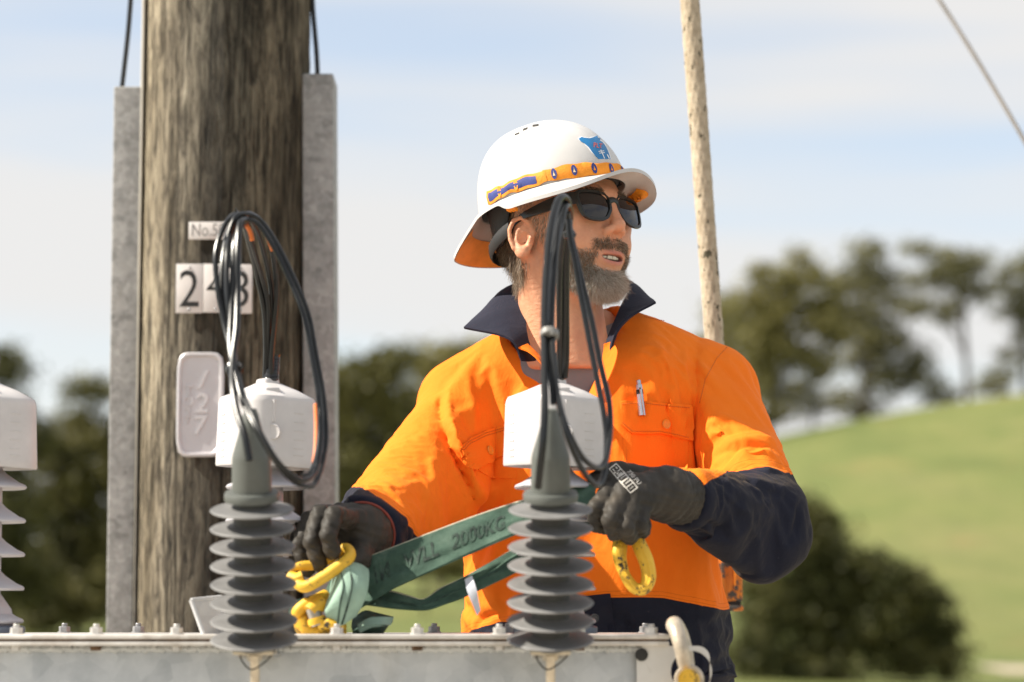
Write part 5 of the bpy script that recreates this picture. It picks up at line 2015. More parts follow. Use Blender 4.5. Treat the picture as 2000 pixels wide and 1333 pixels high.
def sheet(name, grid, mat, parent, thick=0.0016, sharp_at=()):
    """a cloth sheet through a grid of control points (rows x cols of world points)"""
    g = arr(grid)
    cuts = [0] + list(sharp_at) + [g.shape[1] - 1]
    g = np.stack([np.concatenate([spline(r[a:b + 1], 6)[(1 if a else 0):] for a, b in zip(cuts[:-1], cuts[1:])]) for r in g], 0)
    g = np.stack([spline(g[:, j], 6) for j in range(g.shape[1])], 1)
    nr, nc = g.shape[:2]
    du = np.gradient(g, axis=0)
    dv = np.gradient(g, axis=1)
    n = np.cross(du, dv)
    n /= np.linalg.norm(n, axis=-1)[..., None] + 1e-9
    A, B = g + n * thick / 2, g - n * thick / 2
    V = np.concatenate([A.reshape(-1, 3), B.reshape(-1, 3)])
    N = nr * nc
    f = []
    for i in range(nr - 1):
        for j in range(nc - 1):
            q = (i * nc + j, i * nc + j + 1, (i + 1) * nc + j + 1, (i + 1) * nc + j)
            f.append(q[::-1])
            f.append(tuple(k + N for k in q))
    bd = [(0, j) for j in range(nc)] + [(i, nc - 1) for i in range(1, nr)] + [(nr - 1, j) for j in range(nc - 2, -1, -1)] + [(i, 0) for i in range(nr - 2, 0, -1)]
    ids = [i * nc + j for i, j in bd]
    for a, b in zip(ids, ids[1:] + ids[:1]):
        f.append((a, b, b + N, a + N))
    return mesh_obj(name, V, f, mat, parent, True, sharp=50)

def build_collar():
    # stands round the neck and falls open in two pointed wings; rows run from the neck edge to the free edge
    top = [(1046, 705, 3.215), (1030, 660, 3.215), (1024, 600, 3.26), (1020, 556, 3.32), (1060, 540, 3.395), (1140, 536, 3.41), (1205, 540, 3.385), (1230, 556, 3.33), (1212, 600, 3.265), (1190, 655, 3.215), (1176, 700, 3.20)]
    mid = [(1032, 706, 3.195), (1003, 660, 3.195), (972, 612, 3.245), (978, 570, 3.325), (1040, 552, 3.42), (1140, 548, 3.44), (1222, 552, 3.41), (1252, 568, 3.335), (1240, 602, 3.255), (1204, 650, 3.200), (1182, 702, 3.185)]
    low = [(1018, 706, 3.19), (994, 662, 3.185), (906, 641, 3.225), (948, 606, 3.315), (1020, 575, 3.45), (1140, 572, 3.47), (1240, 572, 3.44), (1270, 584, 3.335), (1281, 591, 3.235), (1214, 632, 3.195), (1188, 704, 3.180)]
    sheet('collar', [[P(*p) for p in top], [P(*p) for p in mid], [P(*p) for p in low]], MAT['navy'], person, 0.003, (2, 8))
    # collar stand below the wings
    a = [(1000, 668, 3.205), (1012, 688, 3.195), (1030, 706, 3.19)]
    # open fronts of the placket
    sheet('lapel', [[P(1196, 668, 3.195), P(1206, 690, 3.175), P(1192, 735, 3.165), P(1160, 790, 3.165)], [P(1180, 672, 3.19), P(1176, 700, 3.185), P(1162, 745, 3.18), P(1136, 800, 3.175)]], MAT['orange'], person, 0.002)
    sheet('lapel', [[P(1012, 680, 3.185), P(1036, 690, 3.178), P(1062, 720, 3.172), P(1092, 800, 3.170)], [P(1030, 672, 3.20), P(1052, 694, 3.195), P(1076, 724, 3.19), P(1106, 806, 3.18)]], MAT['orange'], person, 0.002)
build_collar()

def build_pockets():
    thread = simple('orange_thread', (0.55, 0.12, 0.01), 0.6, 0, 0.1, 200, 0)
    btn = simple('orange_button', (0.82, 0.28, 0.03), 0.35, 0, 0.05, 200, 0)
    def stitch(pts, off=0.006, step=4.2, name='stitching'):
        m = MB()
        pts = arr(pts)
        L = 0
        d = np.linalg.norm(np.diff(pts, axis=0), axis=1)
        cum = np.concatenate([[0], np.cumsum(d)])
        for s in np.arange(0, cum[-1] - step * 0.6, step):
            q = []
            for k in (0.0, 0.55):
                x = np.interp(s + k * step, cum, pts[:, 0]); y = np.interp(s + k * step, cum, pts[:, 1])
                h, n = cast(SB2, x, y)
                if h is None: break
                q.append(h + n * 0.0004)
            if len(q) == 2:
                m.tube(q, 0.0006, 4)
        if m.n:
            o = m.build(name, thread, person)
            tag(o, kind='stuff')
    global SB2
    SB2 = SB
    # right chest: body and flap
    body = [(892, 868), (985, 838), (1040, 830), (1046, 960), (960, 960), (925, 948)]
    V, f = patch(SB, [(915, 880), (1000, 842), (1010, 935), (960, 935), (935, 920)], 0.0012, 9, 0.002)
    mesh_obj('pocket', V, f, MAT['orange'], person, True)
    V2, f2 = patch(SB, [(902, 872), (915, 858), (948, 842), (1000, 828), (1003, 872), (990, 888), (926, 920), (906, 902)], 0.0042, 8, 0.0035)
    mesh_obj('pocket_flap', V2, f2, MAT['orange'], person, True)
    # left chest
    V3, f3 = patch(SB, [(1218, 800), (1344, 806), (1342, 960), (1216, 955)], 0.0012, 9, 0.002)
    mesh_obj('pocket', V3, f3, MAT['orange'], person, True)
    V4, f4 = patch(SB, [(1212, 786), (1250, 783), (1300, 789), (1351, 793), (1351, 862), (1320, 854), (1290, 848), (1233, 848), (1212, 830)], 0.0042, 8, 0.0035)
    mesh_obj('pocket_flap', V4, f4, MAT['orange'], person, True)
    allV, allF, n = [], [], 0
    for v, f in ((V2, f2), (V4, f4)):
        allV.append(v); allF += [tuple(i + n for i in x) for x in f]; n += len(v)
    SB2 = BVHTree.FromPolygons([tuple(x) for x in np.concatenate(allV).tolist()], allF)
    stitch([(905, 874), (917, 862), (949, 846), (999, 832)])
    stitch([(906, 879), (918, 867), (950, 851), (999, 837)])
    stitch([(1215, 790), (1250, 787), (1300, 793), (1348, 797)])
    stitch([(1216, 826), (1235, 843), (1290, 843), (1320, 849), (1348, 856)])
    for px, py in ((957, 880), (1301, 829)):
        h, n_ = cast(SB2, px, py)
        m = MB()
        m.lathe([(0.0062, -0.0004), (0.0066, 0.0010), (0.0060, 0.0022), (0.0046, 0.0020), (0.0040, 0.0014), (0.0002, 0.0014)], h, n_, n=22)
        m.build('button', btn, person)
    SB2 = SB
    stitch([(1221, 850), (1219, 900), (1217, 950)])
    stitch([(1226, 850), (1224, 900), (1222, 950)])
    stitch([(1258, 619), (1300, 628), (1345, 634), (1372, 640)])
    stitch([(1426, 672), (1400, 700), (1378, 740), (1366, 790)])
    # navy buttons on the placket
    nb = simple('navy_button', (0.055, 0.06, 0.075), 0.25, 0, 0.05, 100, 0)
    for px, py in ((1161, 1207),):
        h, n_ = cast(SB, px, py)
        m = MB()
        m.lathe([(0.0062, -0.0002), (0.0066, 0.0014), (0.0060, 0.0026), (0.0046, 0.0024), (0.0040, 0.0017), (0.0002, 0.0017)], h, n_, n=22)
        m.build('button', nb, person)
    # placket strip of the shirt front
    V, f = patch(SB, [(1128, 1166), (1192, 1160), (1206, 1290), (1140, 1290)], 0.0016, 9, 0.002)
    mesh_obj('placket', V, f, MAT['navy'], person, True)
build_pockets()

def build_trousers():
    def f(p):
        d = d_ecap(p, J['pelvis'] + arr((-0.04, 0, 0.02)), J['pelvis'] + arr((0.04, 0, 0.02)), 0.150, 0.150, (0, 1, 0), 0.78)
        for s in (-1, 1):
            hip = J['pelvis'] + arr((s * 0.09, 0, -0.05))
            kn = arr((hip[0] + s * 0.03, hip[1] - 0.01, 0.50))
            an = arr((hip[0] + s * 0.04, hip[1] + 0.02, 0.10))
            d = smin(d, d_cap(p, hip, kn, 0.100, 0.078), 0.03)
            d = smin(d, d_cap(p, kn, an, 0.077, 0.074), 0.02)
        d = smax(d, p[:, 2] - 1.03, 0.01)
        d = smax(d, 0.06 - p[:, 2], 0.01)
        return d - ripple(p) * 1.2
    V, F = sdf_mesh(f, (-0.2, 3.1, 0.0), (0.45, 3.56, 1.06), 0.009, project=1, margin=2)
    mesh_obj('trousers', V, F, MAT['navy'], person, True, sharp=0)
    bm_ = simple('brown_boot_leather', (0.09, 0.05, 0.03), 0.55, 0, 0.2, 30, 0.2)
    for s in (-1, 1):
        an = arr((J['pelvis'][0] + s * 0.13, J['pelvis'][1] + 0.02, 0.09))
        def fb(p, an=an, s=s):
            d = d_cap(p, an + arr((0, 0.01, 0.06)), an + arr((0, 0.015, -0.03)), 0.052, 0.05)
            d = smin(d, d_cap(p, an + arr((0, 0, -0.04)), an + arr((s * 0.02, -0.16, -0.045)), 0.048, 0.046), 0.03)
            return smax(d, 0.001 - p[:, 2], 0.004)
        V, F = sdf_mesh(fb, an + arr((-0.1, -0.25, -0.1)), an + arr((0.1, 0.1, 0.14)), 0.007, project=1)
        mesh_obj('boot', V, F, bm_, person, True, sharp=0)
build_trousers()

# ------------------------------------------------------------------ gloves
def m_glove():
    t = NT('dusty_black_glove')
    n = t.noise(28, 5, 0.6)
    c = t.ramp(n, [(0.3, (0.016, 0.014, 0.011)), (0.6, (0.036, 0.030, 0.023)), (0.8, (0.070, 0.057, 0.042))])
    t.setp(Base_Color=c, Roughness=0.62)
    t.b.inputs['Specular IOR Level'].default_value = 0.35
    b1 = t.bump(t.noise(650, 3, 0.6), 0.35, 0.0008)
    t.bump(t.noise(75, 4, 0.6), 0.4, 0.003, b1)
    return t.m
MAT['glove'] = m_glove()

def glove(chains, wrist, cuff_dir, palm_r, name, wrinkle, seed, thumb=None, cuff_r=0.031):
    W = P(*wrist)
    cs = [[P(*q[:3]) for q in c] for c in chains]
    rs = [[q[3] for q in c] for c in chains]
    tb = [P(*q[:3]) for q in thumb] if thumb else None
    rt = [q[3] for q in thumb] if thumb else None
    cd = unit(cuff_dir)
    def f(p):
        d = d_cap(p, W, W + cd * 0.045, cuff_r * 0.98, cuff_r * 1.08)
        pal = None
        for c, r in zip(cs, rs):
            k = d_cap(p, W, c[0], palm_r, r[0] * 1.12)
            pal = k if pal is None else smin(pal, k, 0.012)
        d = smin(d, pal, 0.018)
        for c, r in zip(cs, rs):
            fg = None
            for i in range(len(c) - 1):
                k = d_cap(p, c[i], c[i + 1], r[i], r[i + 1])
                fg = k if fg is None else smin(fg, k, 0.003)
            # knuckle creases
            for i in (1, 2):
                if i < len(c) - 1:
                    fg = fg + 0.0012 * np.exp(-((v_len(p - c[i]) - r[i]) / 0.003) ** 2)
            d = smin(d, fg, 0.0042)
        if tb:
            th = None
            for i in range(len(tb) - 1):
                k = d_cap(p, tb[i], tb[i + 1], rt[i], rt[i + 1])
                th = k if th is None else smin(th, k, 0.004)
            d = smin(d, th, 0.006)
        d = smax(d, (p - W) @ cd - 0.040, 0.002)
        q = p * 1000
        d = d - wrinkle * (np.sin(q[:, 0] * 0.33 + q[:, 2] * 0.21 + seed) * np.sin(q[:, 2] * 0.41 - q[:, 1] * 0.28) )
        rib = ((p - W) @ cd)
        d = d - np.where(rib > 0.002, 0.0005 * np.sin(rib * 2 * math.pi / 0.0042), 0)
        return d
    allp = np.concatenate([arr(c) for c in cs] + ([arr(tb)] if tb else []) + [W[None], (W + cd * 0.05)[None]])
    V, F = sdf_mesh(f, allp.min(0) - 0.045, allp.max(0) + 0.045, 0.0017, project=2, margin=2.0)
    o = mesh_obj(name, V, F, MAT['glove'], person, True, sharp=0)
    return o, bvh_of(V, F)

RG, RGB = glove([
    [(690, 1018, 2.920, .0120), (652, 1006, 2.862, .0118), (641, 1046, 2.842, .0108), (650, 1078, 2.850, .0098)],
    [(674, 1008, 2.945, .0120), (625, 1004, 2.885, .0120), (609, 1058, 2.858, .0112), (624, 1102, 2.862, .0100)],
    [(660, 1006, 2.970, .0118), (604, 1016, 2.915, .0116), (584, 1066, 2.890, .0108), (600, 1112, 2.890, .0098)],
    [(648, 1012, 2.990, .0108), (590, 1032, 2.945, .0106), (574, 1072, 2.920, .0098), (586, 1106, 2.918, .0088)]],
    (706, 1046, 2.950), J['elR'] - J['wrR'], 0.024, 'glove', 0.0007, 1.0,
    thumb=[(706, 1066, 2.935, .018), (700, 1094, 2.895, .0150), (676, 1106, 2.868, .0118)], cuff_r=0.036)
LG, LGB = glove([
    [(1205, 944, 2.905, .0122), (1164, 994, 2.868, .0116), (1166, 1026, 2.885, .0102), (1182, 1030, 2.905, .0092)],
    [(1221, 958, 2.888, .0122), (1192, 1016, 2.852, .0116), (1200, 1042, 2.872, .0104), (1214, 1034, 2.895, .0092)],
    [(1238, 972, 2.885, .0118), (1222, 1032, 2.853, .0112), (1230, 1050, 2.875, .0100), (1240, 1036, 2.898, .0090)],
    [(1256, 984, 2.895, .0108), (1250, 1026, 2.872, .0100), (1256, 1038, 2.890, .0090), (1260, 1024, 2.910, .0082)]],
    (1302, 966, 2.945), J['elL'] - J['wrL'], 0.025, 'glove', 0.0007, 4.0,
    thumb=[(1270, 938, 2.955, .016), (1205, 922, 2.945, .0130), (1164, 938, 2.925, .0108)], cuff_r=0.0315)

# cuff edges in red and printed back
def build_glove_trim():
    red = simple('red_cuff_edge', (0.22, 0.035, 0.02), 0.7, 0, 0.2, 60, 0.2)
    W, cd = P(706, 1046, 2.950), unit(J['elR'] - J['wrR'])
    A = frame_from(cd)
    ring = [W + cd * 0.010 + A[:, 0] * 0.0385 * math.cos(a) + A[:, 1] * 0.0385 * math.sin(a) for a in np.linspace(0, 2 * math.pi, 40, endpoint=False)]
    m = MB(); m.tube(ring, 0.0022, 6, closed=True); m.build('cuff_trim', red, person)
    wp = simple('white_glove_print', (0.66, 0.62, 0.56), 0.6, 0, 0.15, 150, 0)
    # band of outlined lettering along the knuckles
    o0, ux, uy = arr((1190, 917)), unit((0.66, 0.75)), unit((0.80, -0.60))
    def on(p2): return o0 + p2[0] * ux + p2[1] * uy
    def put(v2, f, name, off=0.0007):
        vv, ok = [], True
        for p in v2:
            q = on(p)
            h, n = cast(LGB, q[0], q[1])
            if h is None:
                h, n = P(q[0], q[1], 2.88), arr((0, -1, 0))
            vv.append(h + n * off)
        mesh_obj(name, arr(vv), f, wp, person, True)
    def seg(a, b, w, name='glove_print'):
        a, b = arr(a), arr(b)
        k = max(2, int(np.linalg.norm(b - a) / 5))
        n_ = unit((-(b - a)[1], (b - a)[0])) * w / 2
        v2, f = [], []
        for i in range(k + 1):
            q = a + (b - a) * i / k
            v2 += [q - n_, q + n_]
            if i: f.append((2 * i - 2, 2 * i, 2 * i + 1, 2 * i - 1))
        put(v2, f, name)
    for x, top in ((0, 1), (13, 1), (24, 1), (36, 1), (49, 1), (62, 1)):
        seg((x, 0), (x, 17), 2.0)
    seg((0, 0), (63, 0), 1.8); seg((0, 17), (63, 17), 1.8)
    seg((4, 5), (9, 5), 2.2); seg((4, 12), (9, 12), 2.2); seg((17, 4), (17, 13), 2.2); seg((21, 4), (21, 13), 2.2)
    seg((29, 4), (29, 17), 1.6); seg((42, 5), (42, 17), 1.6); seg((55, 4), (55, 13), 1.6)
    tv, tf = text2d('730 PU', 15)
    put(np.stack([42 + tv[:, 0] * 0.78, 25 + tv[:, 1] * 0.78], 1), tf, 'glove_lettering')
build_glove_trim()

# ================================================================== PEN in the chest pocket
def build_pen():
    a, b = P(1241, 747, 3.170), P(1250, 820, 3.170)
    h1, n1 = cast(SB, 1250, 815); h0, n0 = cast(SB, 1241, 755)
    a = h0 + n0 * 0.010; b = h1 + n1 * 0.0075
    a = a + (a - b) * 0.12
    root = empty('pen', b, 'slim silver ballpoint pen clipped in the chest pocket', 'pen')
    ax = unit(b - a)
    L = np.linalg.norm(b - a)
    sm = simple('brushed_steel', (0.55, 0.56, 0.60), 0.25, 0.9, 0.1, 60, 0.0)
    m = MB(); m.lathe([(0.0022, 0), (0.0030, 0.001), (0.0030, 0.006), (0.0044, 0.007), (0.0047, 0.012), (0.0047, L)], a, ax, n=18); m.build('barrel', sm, root)
    m = MB(); m.tube([a + ax * 0.012 + arr((0.001, -0.0052, 0)), a + ax * 0.014 + arr((0.001, -0.0078, 0)), b + arr((0.003, -0.0068, 0))], [0.0018, 0.0020, 0.0010], 8); m.build('clip', sm, root)
    m = MB(); m.lathe([(0.0049, 0.014), (0.0049, 0.020)], a, ax, n=18); m.build('dark_ring', MAT['tape'], root)
build_pen()

# ================================================================== WEB SLING
def m_web():
    t = NT('green_polyester_webbing')
    n = t.noise(30, 5, 0.65)
    c = t.ramp(n, [(0.25, (0.026, 0.052, 0.038)), (0.5, (0.050, 0.096, 0.070)), (0.75, (0.095, 0.150, 0.115))])
    d = t.ramp(t.noise(9, 6, 0.7, loc=(2, 2, 2)), [(0.55, (0, 0, 0)), (0.72, (0.6,) * 3)])
    c = t.mix(d, c, (0.24, 0.28, 0.23))
    w = t.new('ShaderNodeTexWave')
    w.inputs['Scale'].default_value = 320
    t.link(t.coord(), w.inputs['Vector'])
    t.setp(Base_Color=c, Roughness=0.78)
    t.b.inputs['Specular IOR Level'].default_value = 0.25
    b1 = t.bump(w.outputs['Fac'], 0.3, 0.0008)
    t.bump(t.noise(120, 4, 0.6), 0.4, 0.0025, b1)
    return t.m
MAT['web'] = m_web()
MAT['web_sunlit'] = simple('sunlit_green_webbing', (0.27, 0.40, 0.32), 0.8, 0, 0.22, 26, 0.35, 260)  # paler copy of the webbing, sunlight put into its colour
MAT['web_edge'] = simple('frayed_webbing_edge', (0.42, 0.40, 0.30), 0.9, 0, 0.25, 120, 0.3)

def build_sling():
    root = empty('web_sling', P(700, 1237, 2.93), 'green flat webbing lifting sling pulled taut across the lid between both hands', 'sling')
    def band(top, bot, name, mat='web', th=0.003, edge=True):
        t3, b3 = [P(*p) for p in top], [P(*p) for p in bot]
        g = np.random.default_rng(len(top))
        rows = [[a + (b - a) * k + arr((0, g.normal(0, 0.0022) if 0 < k < 1 else 0, g.normal(0, 0.0008))) for a, b in zip(t3, b3)] for k in (0, 0.2, 0.4, 0.6, 0.8, 1.0)]
        o = sheet(name, rows, MAT[mat], root, th)
        if edge:
            m = MB(); m.tube(spline(t3, 6), th * 0.55, 6); m.build('frayed_edge', MAT['web_edge'], root)
            m = MB(); m.tube(spline(b3, 6), th * 0.45, 6); m.build('frayed_edge', MAT['web'], root)
        return t3, b3
    top = [(690, 1100, 2.905), (760, 1074, 2.905), (845, 1041, 2.905), (930, 1009, 2.905), (1005, 984, 2.905), (1080, 962, 2.90), (1165, 945, 2.905)]
    bot = [(704, 1186, 2.885), (770, 1148, 2.885), (850, 1111, 2.885), (930, 1076, 2.885), (1005, 1044, 2.885), (1080, 1014, 2.885), (1160, 985, 2.890)]
    t3, b3 = band(top, bot, 'upper_strap')
    # faded print along the strap
    ts, bs = spline(t3, 20), spline(b3, 20)
    us = bpy.data.objects['upper_strap'].data
    UB = bvh_of(np.array([v.co[:] for v in us.vertices]) + WORLD_LOC['upper_strap'], [tuple(p.vertices) for p in us.polygons])
    def on_strap(u, v, off):
        i = u * (len(ts) - 1)
        k = np.clip(i.astype(int), 0, len(ts) - 2)
        f = (i - k)[:, None]
        a = ts[k] * (1 - f) + ts[k + 1] * f
        b = bs[k] * (1 - f) + bs[k + 1] * f
        p = b + (a - b) * v[:, None]
        return p + arr((0, -off, 0.0))
    ik = NT('faded_ink')
    ic = ik.ramp(ik.noise(110, 4, 0.7), [(0.42, (0.014, 0.028, 0.022)), (0.60, (0.046, 0.088, 0.064))])
    ik.setp(Base_Color=ic, Roughness=0.8)
    ink = ik.m
    for word, uc, size in (('1M', 0.120, 1.0), ('WLL', 0.285, 1.0), ('2000KG', 0.515, 1.0)):
        tv, tf = text2d(word, 1.0, 0, 0.02)
        u = uc + tv[:, 0] * 0.066
        v = 0.50 + tv[:, 1] * 0.60
        q = on_strap(u, v, 0.0)
        qx, qy = proj(q)
        vv = []
        for a_, b_, z_ in zip(qx, qy, q):
            h, n_ = cast(UB, a_, b_)
            vv.append(h + n_ * 0.0007 if h is not None and abs(h[1] - z_[1]) < 0.03 else z_ - arr((0, 0.004, 0)))
        mesh_obj('printed_lettering', arr(vv), tf, ink, root, True)
    top2 = [(700, 1150, 2.915), (760, 1156, 2.91), (800, 1166, 2.905), (828, 1172, 2.905), (862, 1150, 2.91), (905, 1130, 2.915), (960, 1100, 2.92), (1005, 1074, 2.92), (1080, 1035, 2.92), (1160, 1000, 2.92)]
    bot2 = [(700, 1178, 2.900), (755, 1186, 2.895), (795, 1190, 2.89), (836, 1190, 2.89), (872, 1178, 2.895), (910, 1164, 2.90), (960, 1140, 2.905), (1005, 1118, 2.905), (1080, 1076, 2.905), (1160, 1030, 2.91)]
    t3b, b3b = band(top2, bot2, 'lower_strap')
    m = MB(); m.tube(spline([(a * 0.45 + b * 0.55) + arr((0, -0.0026, 0)) for a, b in zip(t3b, b3b)], 6), 0.0008, 5); m.build('stitch_line', ink, root)
    # eye of the sling folded over the hook, sunlit
    g = [[(640, 1152, 2.900), (656, 1118, 2.880), (664, 1101, 2.872), (700, 1104, 2.880), (716, 1112, 2.892)],
         [(648, 1160, 2.868), (660, 1122, 2.856), (672, 1104, 2.852), (700, 1108, 2.858), (718, 1122, 2.872)],
         [(640, 1180, 2.846), (662, 1150, 2.838), (680, 1140, 2.836), (700, 1142, 2.838), (716, 1150, 2.850)],
         [(637, 1200, 2.840), (655, 1182, 2.834), (674, 1178, 2.832), (692, 1178, 2.836), (708, 1176, 2.846)],
         [(642, 1212, 2.850), (655, 1218, 2.845), (664, 1222, 2.842), (676, 1214, 2.844), (694, 1202, 2.850)]]
    sheet('sling_eye', [[P(*p) for p in r] for r in g], MAT['web_sunlit'], root, 0.0045)
    for s in (0.38, 0.62):
        gg = arr([[P(*p) for p in r] for r in g])
        line = []
        for r in gg[1:]:
            sp = spline(r, 8)
            line.append(sp[int(s * (len(sp) - 1))] + arr((0, -0.0032, 0)))
        m = MB(); m.tube(spline(line, 6), 0.0012, 5); m.build('stitch_line', ink, root)
    # inner side of the eye and the slack heap behind it
    sheet('sling_eye', [[P(666, 1104, 2.876), P(650, 1130, 2.880), (P(634, 1160, 2.885)), P(618, 1178, 2.89)], [P(672, 1112, 2.862), P(664, 1140, 2.866), P(652, 1160, 2.872), P(628, 1186, 2.88)]], MAT['web'], root, 0.004)
    heap = [[(690, 1212, 2.945), (712, 1196, 2.95), (735, 1200, 2.95), (768, 1208, 2.955)],
            [(688, 1226, 2.915), (712, 1212, 2.915), (738, 1216, 2.92), (766, 1214, 2.93)],
            [(690, 1236, 2.895), (715, 1226, 2.890), (740, 1224, 2.895), (752, 1228, 2.91)],
            [(690, 1238.5, 2.90), (715, 1238.5, 2.895), (738, 1238, 2.90), (745, 1238, 2.91)]]
    sheet('slack_fold', [[P(*p) for p in r] for r in heap], MAT['web'], root, 0.004)
    sheet('slack_fold', [[P(700, 1222, 2.885), P(722, 1210, 2.882), P(745, 1208, 2.885), P(767, 1207, 2.90)], [P(702, 1234, 2.868), P(724, 1224, 2.866), P(744, 1222, 2.870), P(760, 1222, 2.89)]], MAT['web_sunlit'], root, 0.004)
    sheet('slack_fold', [[P(566, 1178, 2.92), P(590, 1172, 2.91), P(612, 1166, 2.91)], [P(566, 1196, 2.90), P(588, 1186, 2.885), P(604, 1184, 2.89)], [P(566, 1206, 2.90), P(586, 1202, 2.89), P(600, 1200, 2.895)]], MAT['web_sunlit'], root, 0.004)
    # plastic rated tag sewn on the lower strap
    clear = simple('clouded_plastic_tag', (0.50, 0.52, 0.58), 0.2, 0, 0.1, 60, 0)
    sheet('rating_tag', [[P(908, 1132, 2.893), P(914, 1160, 2.885), P(932, 1202, 2.885)], [P(922, 1125, 2.890), P(931, 1152, 2.882), P(938, 1192, 2.888)]], clear, root, 0.0012)
build_sling()

# ================================================================== YELLOW LIFTING GEAR
def build_hook():
    root = empty('sling_hook', P(1240, 1165, 2.89), 'chipped yellow steel hook hanging from the gloved hand at the right', 'hook')
    pts = [(1216, 1030, 2.905), (1211, 1060, 2.898), (1210, 1088, 2.893), (1220, 1122, 2.888), (1238, 1148, 2.885), (1257, 1150, 2.885), (1267, 1130, 2.885), (1263, 1100, 2.888), (1250, 1068, 2.893), (1238, 1040, 2.900), (1228, 1024, 2.908)]
    c = spline([P(*p) for p in pts], 12)
    rr = np.interp(np.linspace(0, 1, len(c)), [0, 0.15, 0.3, 0.45, 0.6, 0.75, 1.0], [0.0085, 0.0100, 0.0068, 0.0078, 0.0092, 0.0098, 0.0085])
    m = MB(); m.tube(c, rr, 16, flat=(0.95, 0.9)); m.build('hook_body', MAT['yellow'], root)
    m = MB()
    m.tube(spline([P(1209, 1062, 2.884), P(1206, 1080, 2.880), P(1212, 1100, 2.880)], 6), [0.004] * 3 + [0.006] * 7 + [0.005] * 3, 10)
    m.build('safety_latch', MAT['yellow'], root)
    m = MB()
    c2 = c[34:100]
    m.tube(c2 + arr((0.0015, -0.0082, 0)), 0.0016, 6)
    m.build('forging_ridge', MAT['yellow'], root)

    root = empty('chain_hook', P(600, 1140, 2.86), 'yellow steel hook gripped in the gloved hand above the lid', 'hook')
    pts = [(566, 1112, 2.855), (590, 1106, 2.858), (612, 1104, 2.862), (640, 1094, 2.866), (662, 1078, 2.868), (676, 1072, 2.866), (684, 1080, 2.860), (680, 1092, 2.852), (655, 1112, 2.845), (625, 1132, 2.842), (598, 1146, 2.842), (582, 1140, 2.848), (578, 1130, 2.855)]
    c = spline([P(*p) for p in pts], 10)
    rr = np.interp(np.linspace(0, 1, len(c)), [0, 0.08, 0.3, 0.5, 0.7, 0.9, 1], [0.0035, 0.0058, 0.0064, 0.0066, 0.0072, 0.0072, 0.005])
    m = MB(); m.tube(c, rr, 14); m.build('hook_body', MAT['yellow'], root)
    m = MB(); m.tube(spline([P(592, 1128, 2.85), P(580, 1132, 2.85), P(566, 1128, 2.855)], 6), 0.008, 10); m.build('hook_tip', MAT['yellow'], root)

    root = empty('coupling_link', P(630, 1238, 2.87), 'yellow coupling link with bare steel pin lying on the lid', 'coupling')
    def S(pts, r, n=12, name='link_half', flat=None):
        c = spline([P(*p) for p in pts], 8)
        m = MB(); m.tube(c, r, n, flat=flat); m.build(name, MAT['yellow'], root)
    S([(636, 1164, 2.875), (620, 1172, 2.865), (600, 1180, 2.86), (582, 1196, 2.86), (590, 1208, 2.865)], 0.0078)
    S([(630, 1178, 2.855), (612, 1190, 2.848), (606, 1196, 2.846)], 0.0095)
    S([(588, 1208, 2.86), (596, 1222, 2.86), (604, 1232, 2.862), (640, 1233, 2.862), (676, 1232, 2.865)], 0.0078)
    S([(586, 1216, 2.872), (592, 1230, 2.872), (620, 1236, 2.872)], 0.0080)
    S([(624, 1222, 2.848), (640, 1218, 2.845), (656, 1222, 2.845), (664, 1230, 2.848)], 0.0070)
    m = MB(); m.lathe([(0.0105, -0.004), (0.0112, 0.0), (0.0105, 0.004)], P(619, 1213, 2.848), P(612, 1190, 2.848) - P(619, 1213, 2.848), n=22); m.build('link_collar', MAT['yellow'], root)
    m = MB(); a, b = P(622, 1222, 2.848), P(611, 1188, 2.848)
    m.lathe([(0.0082, 0), (0.0086, 0.001), (0.0086, np.linalg.norm(b - a))], a, b - a, n=24); m.build('pin', simple('bare_steel_pin', (0.33, 0.31, 0.28), 0.4, 0.7, 0.15, 80, 0.1), root)
build_hook()

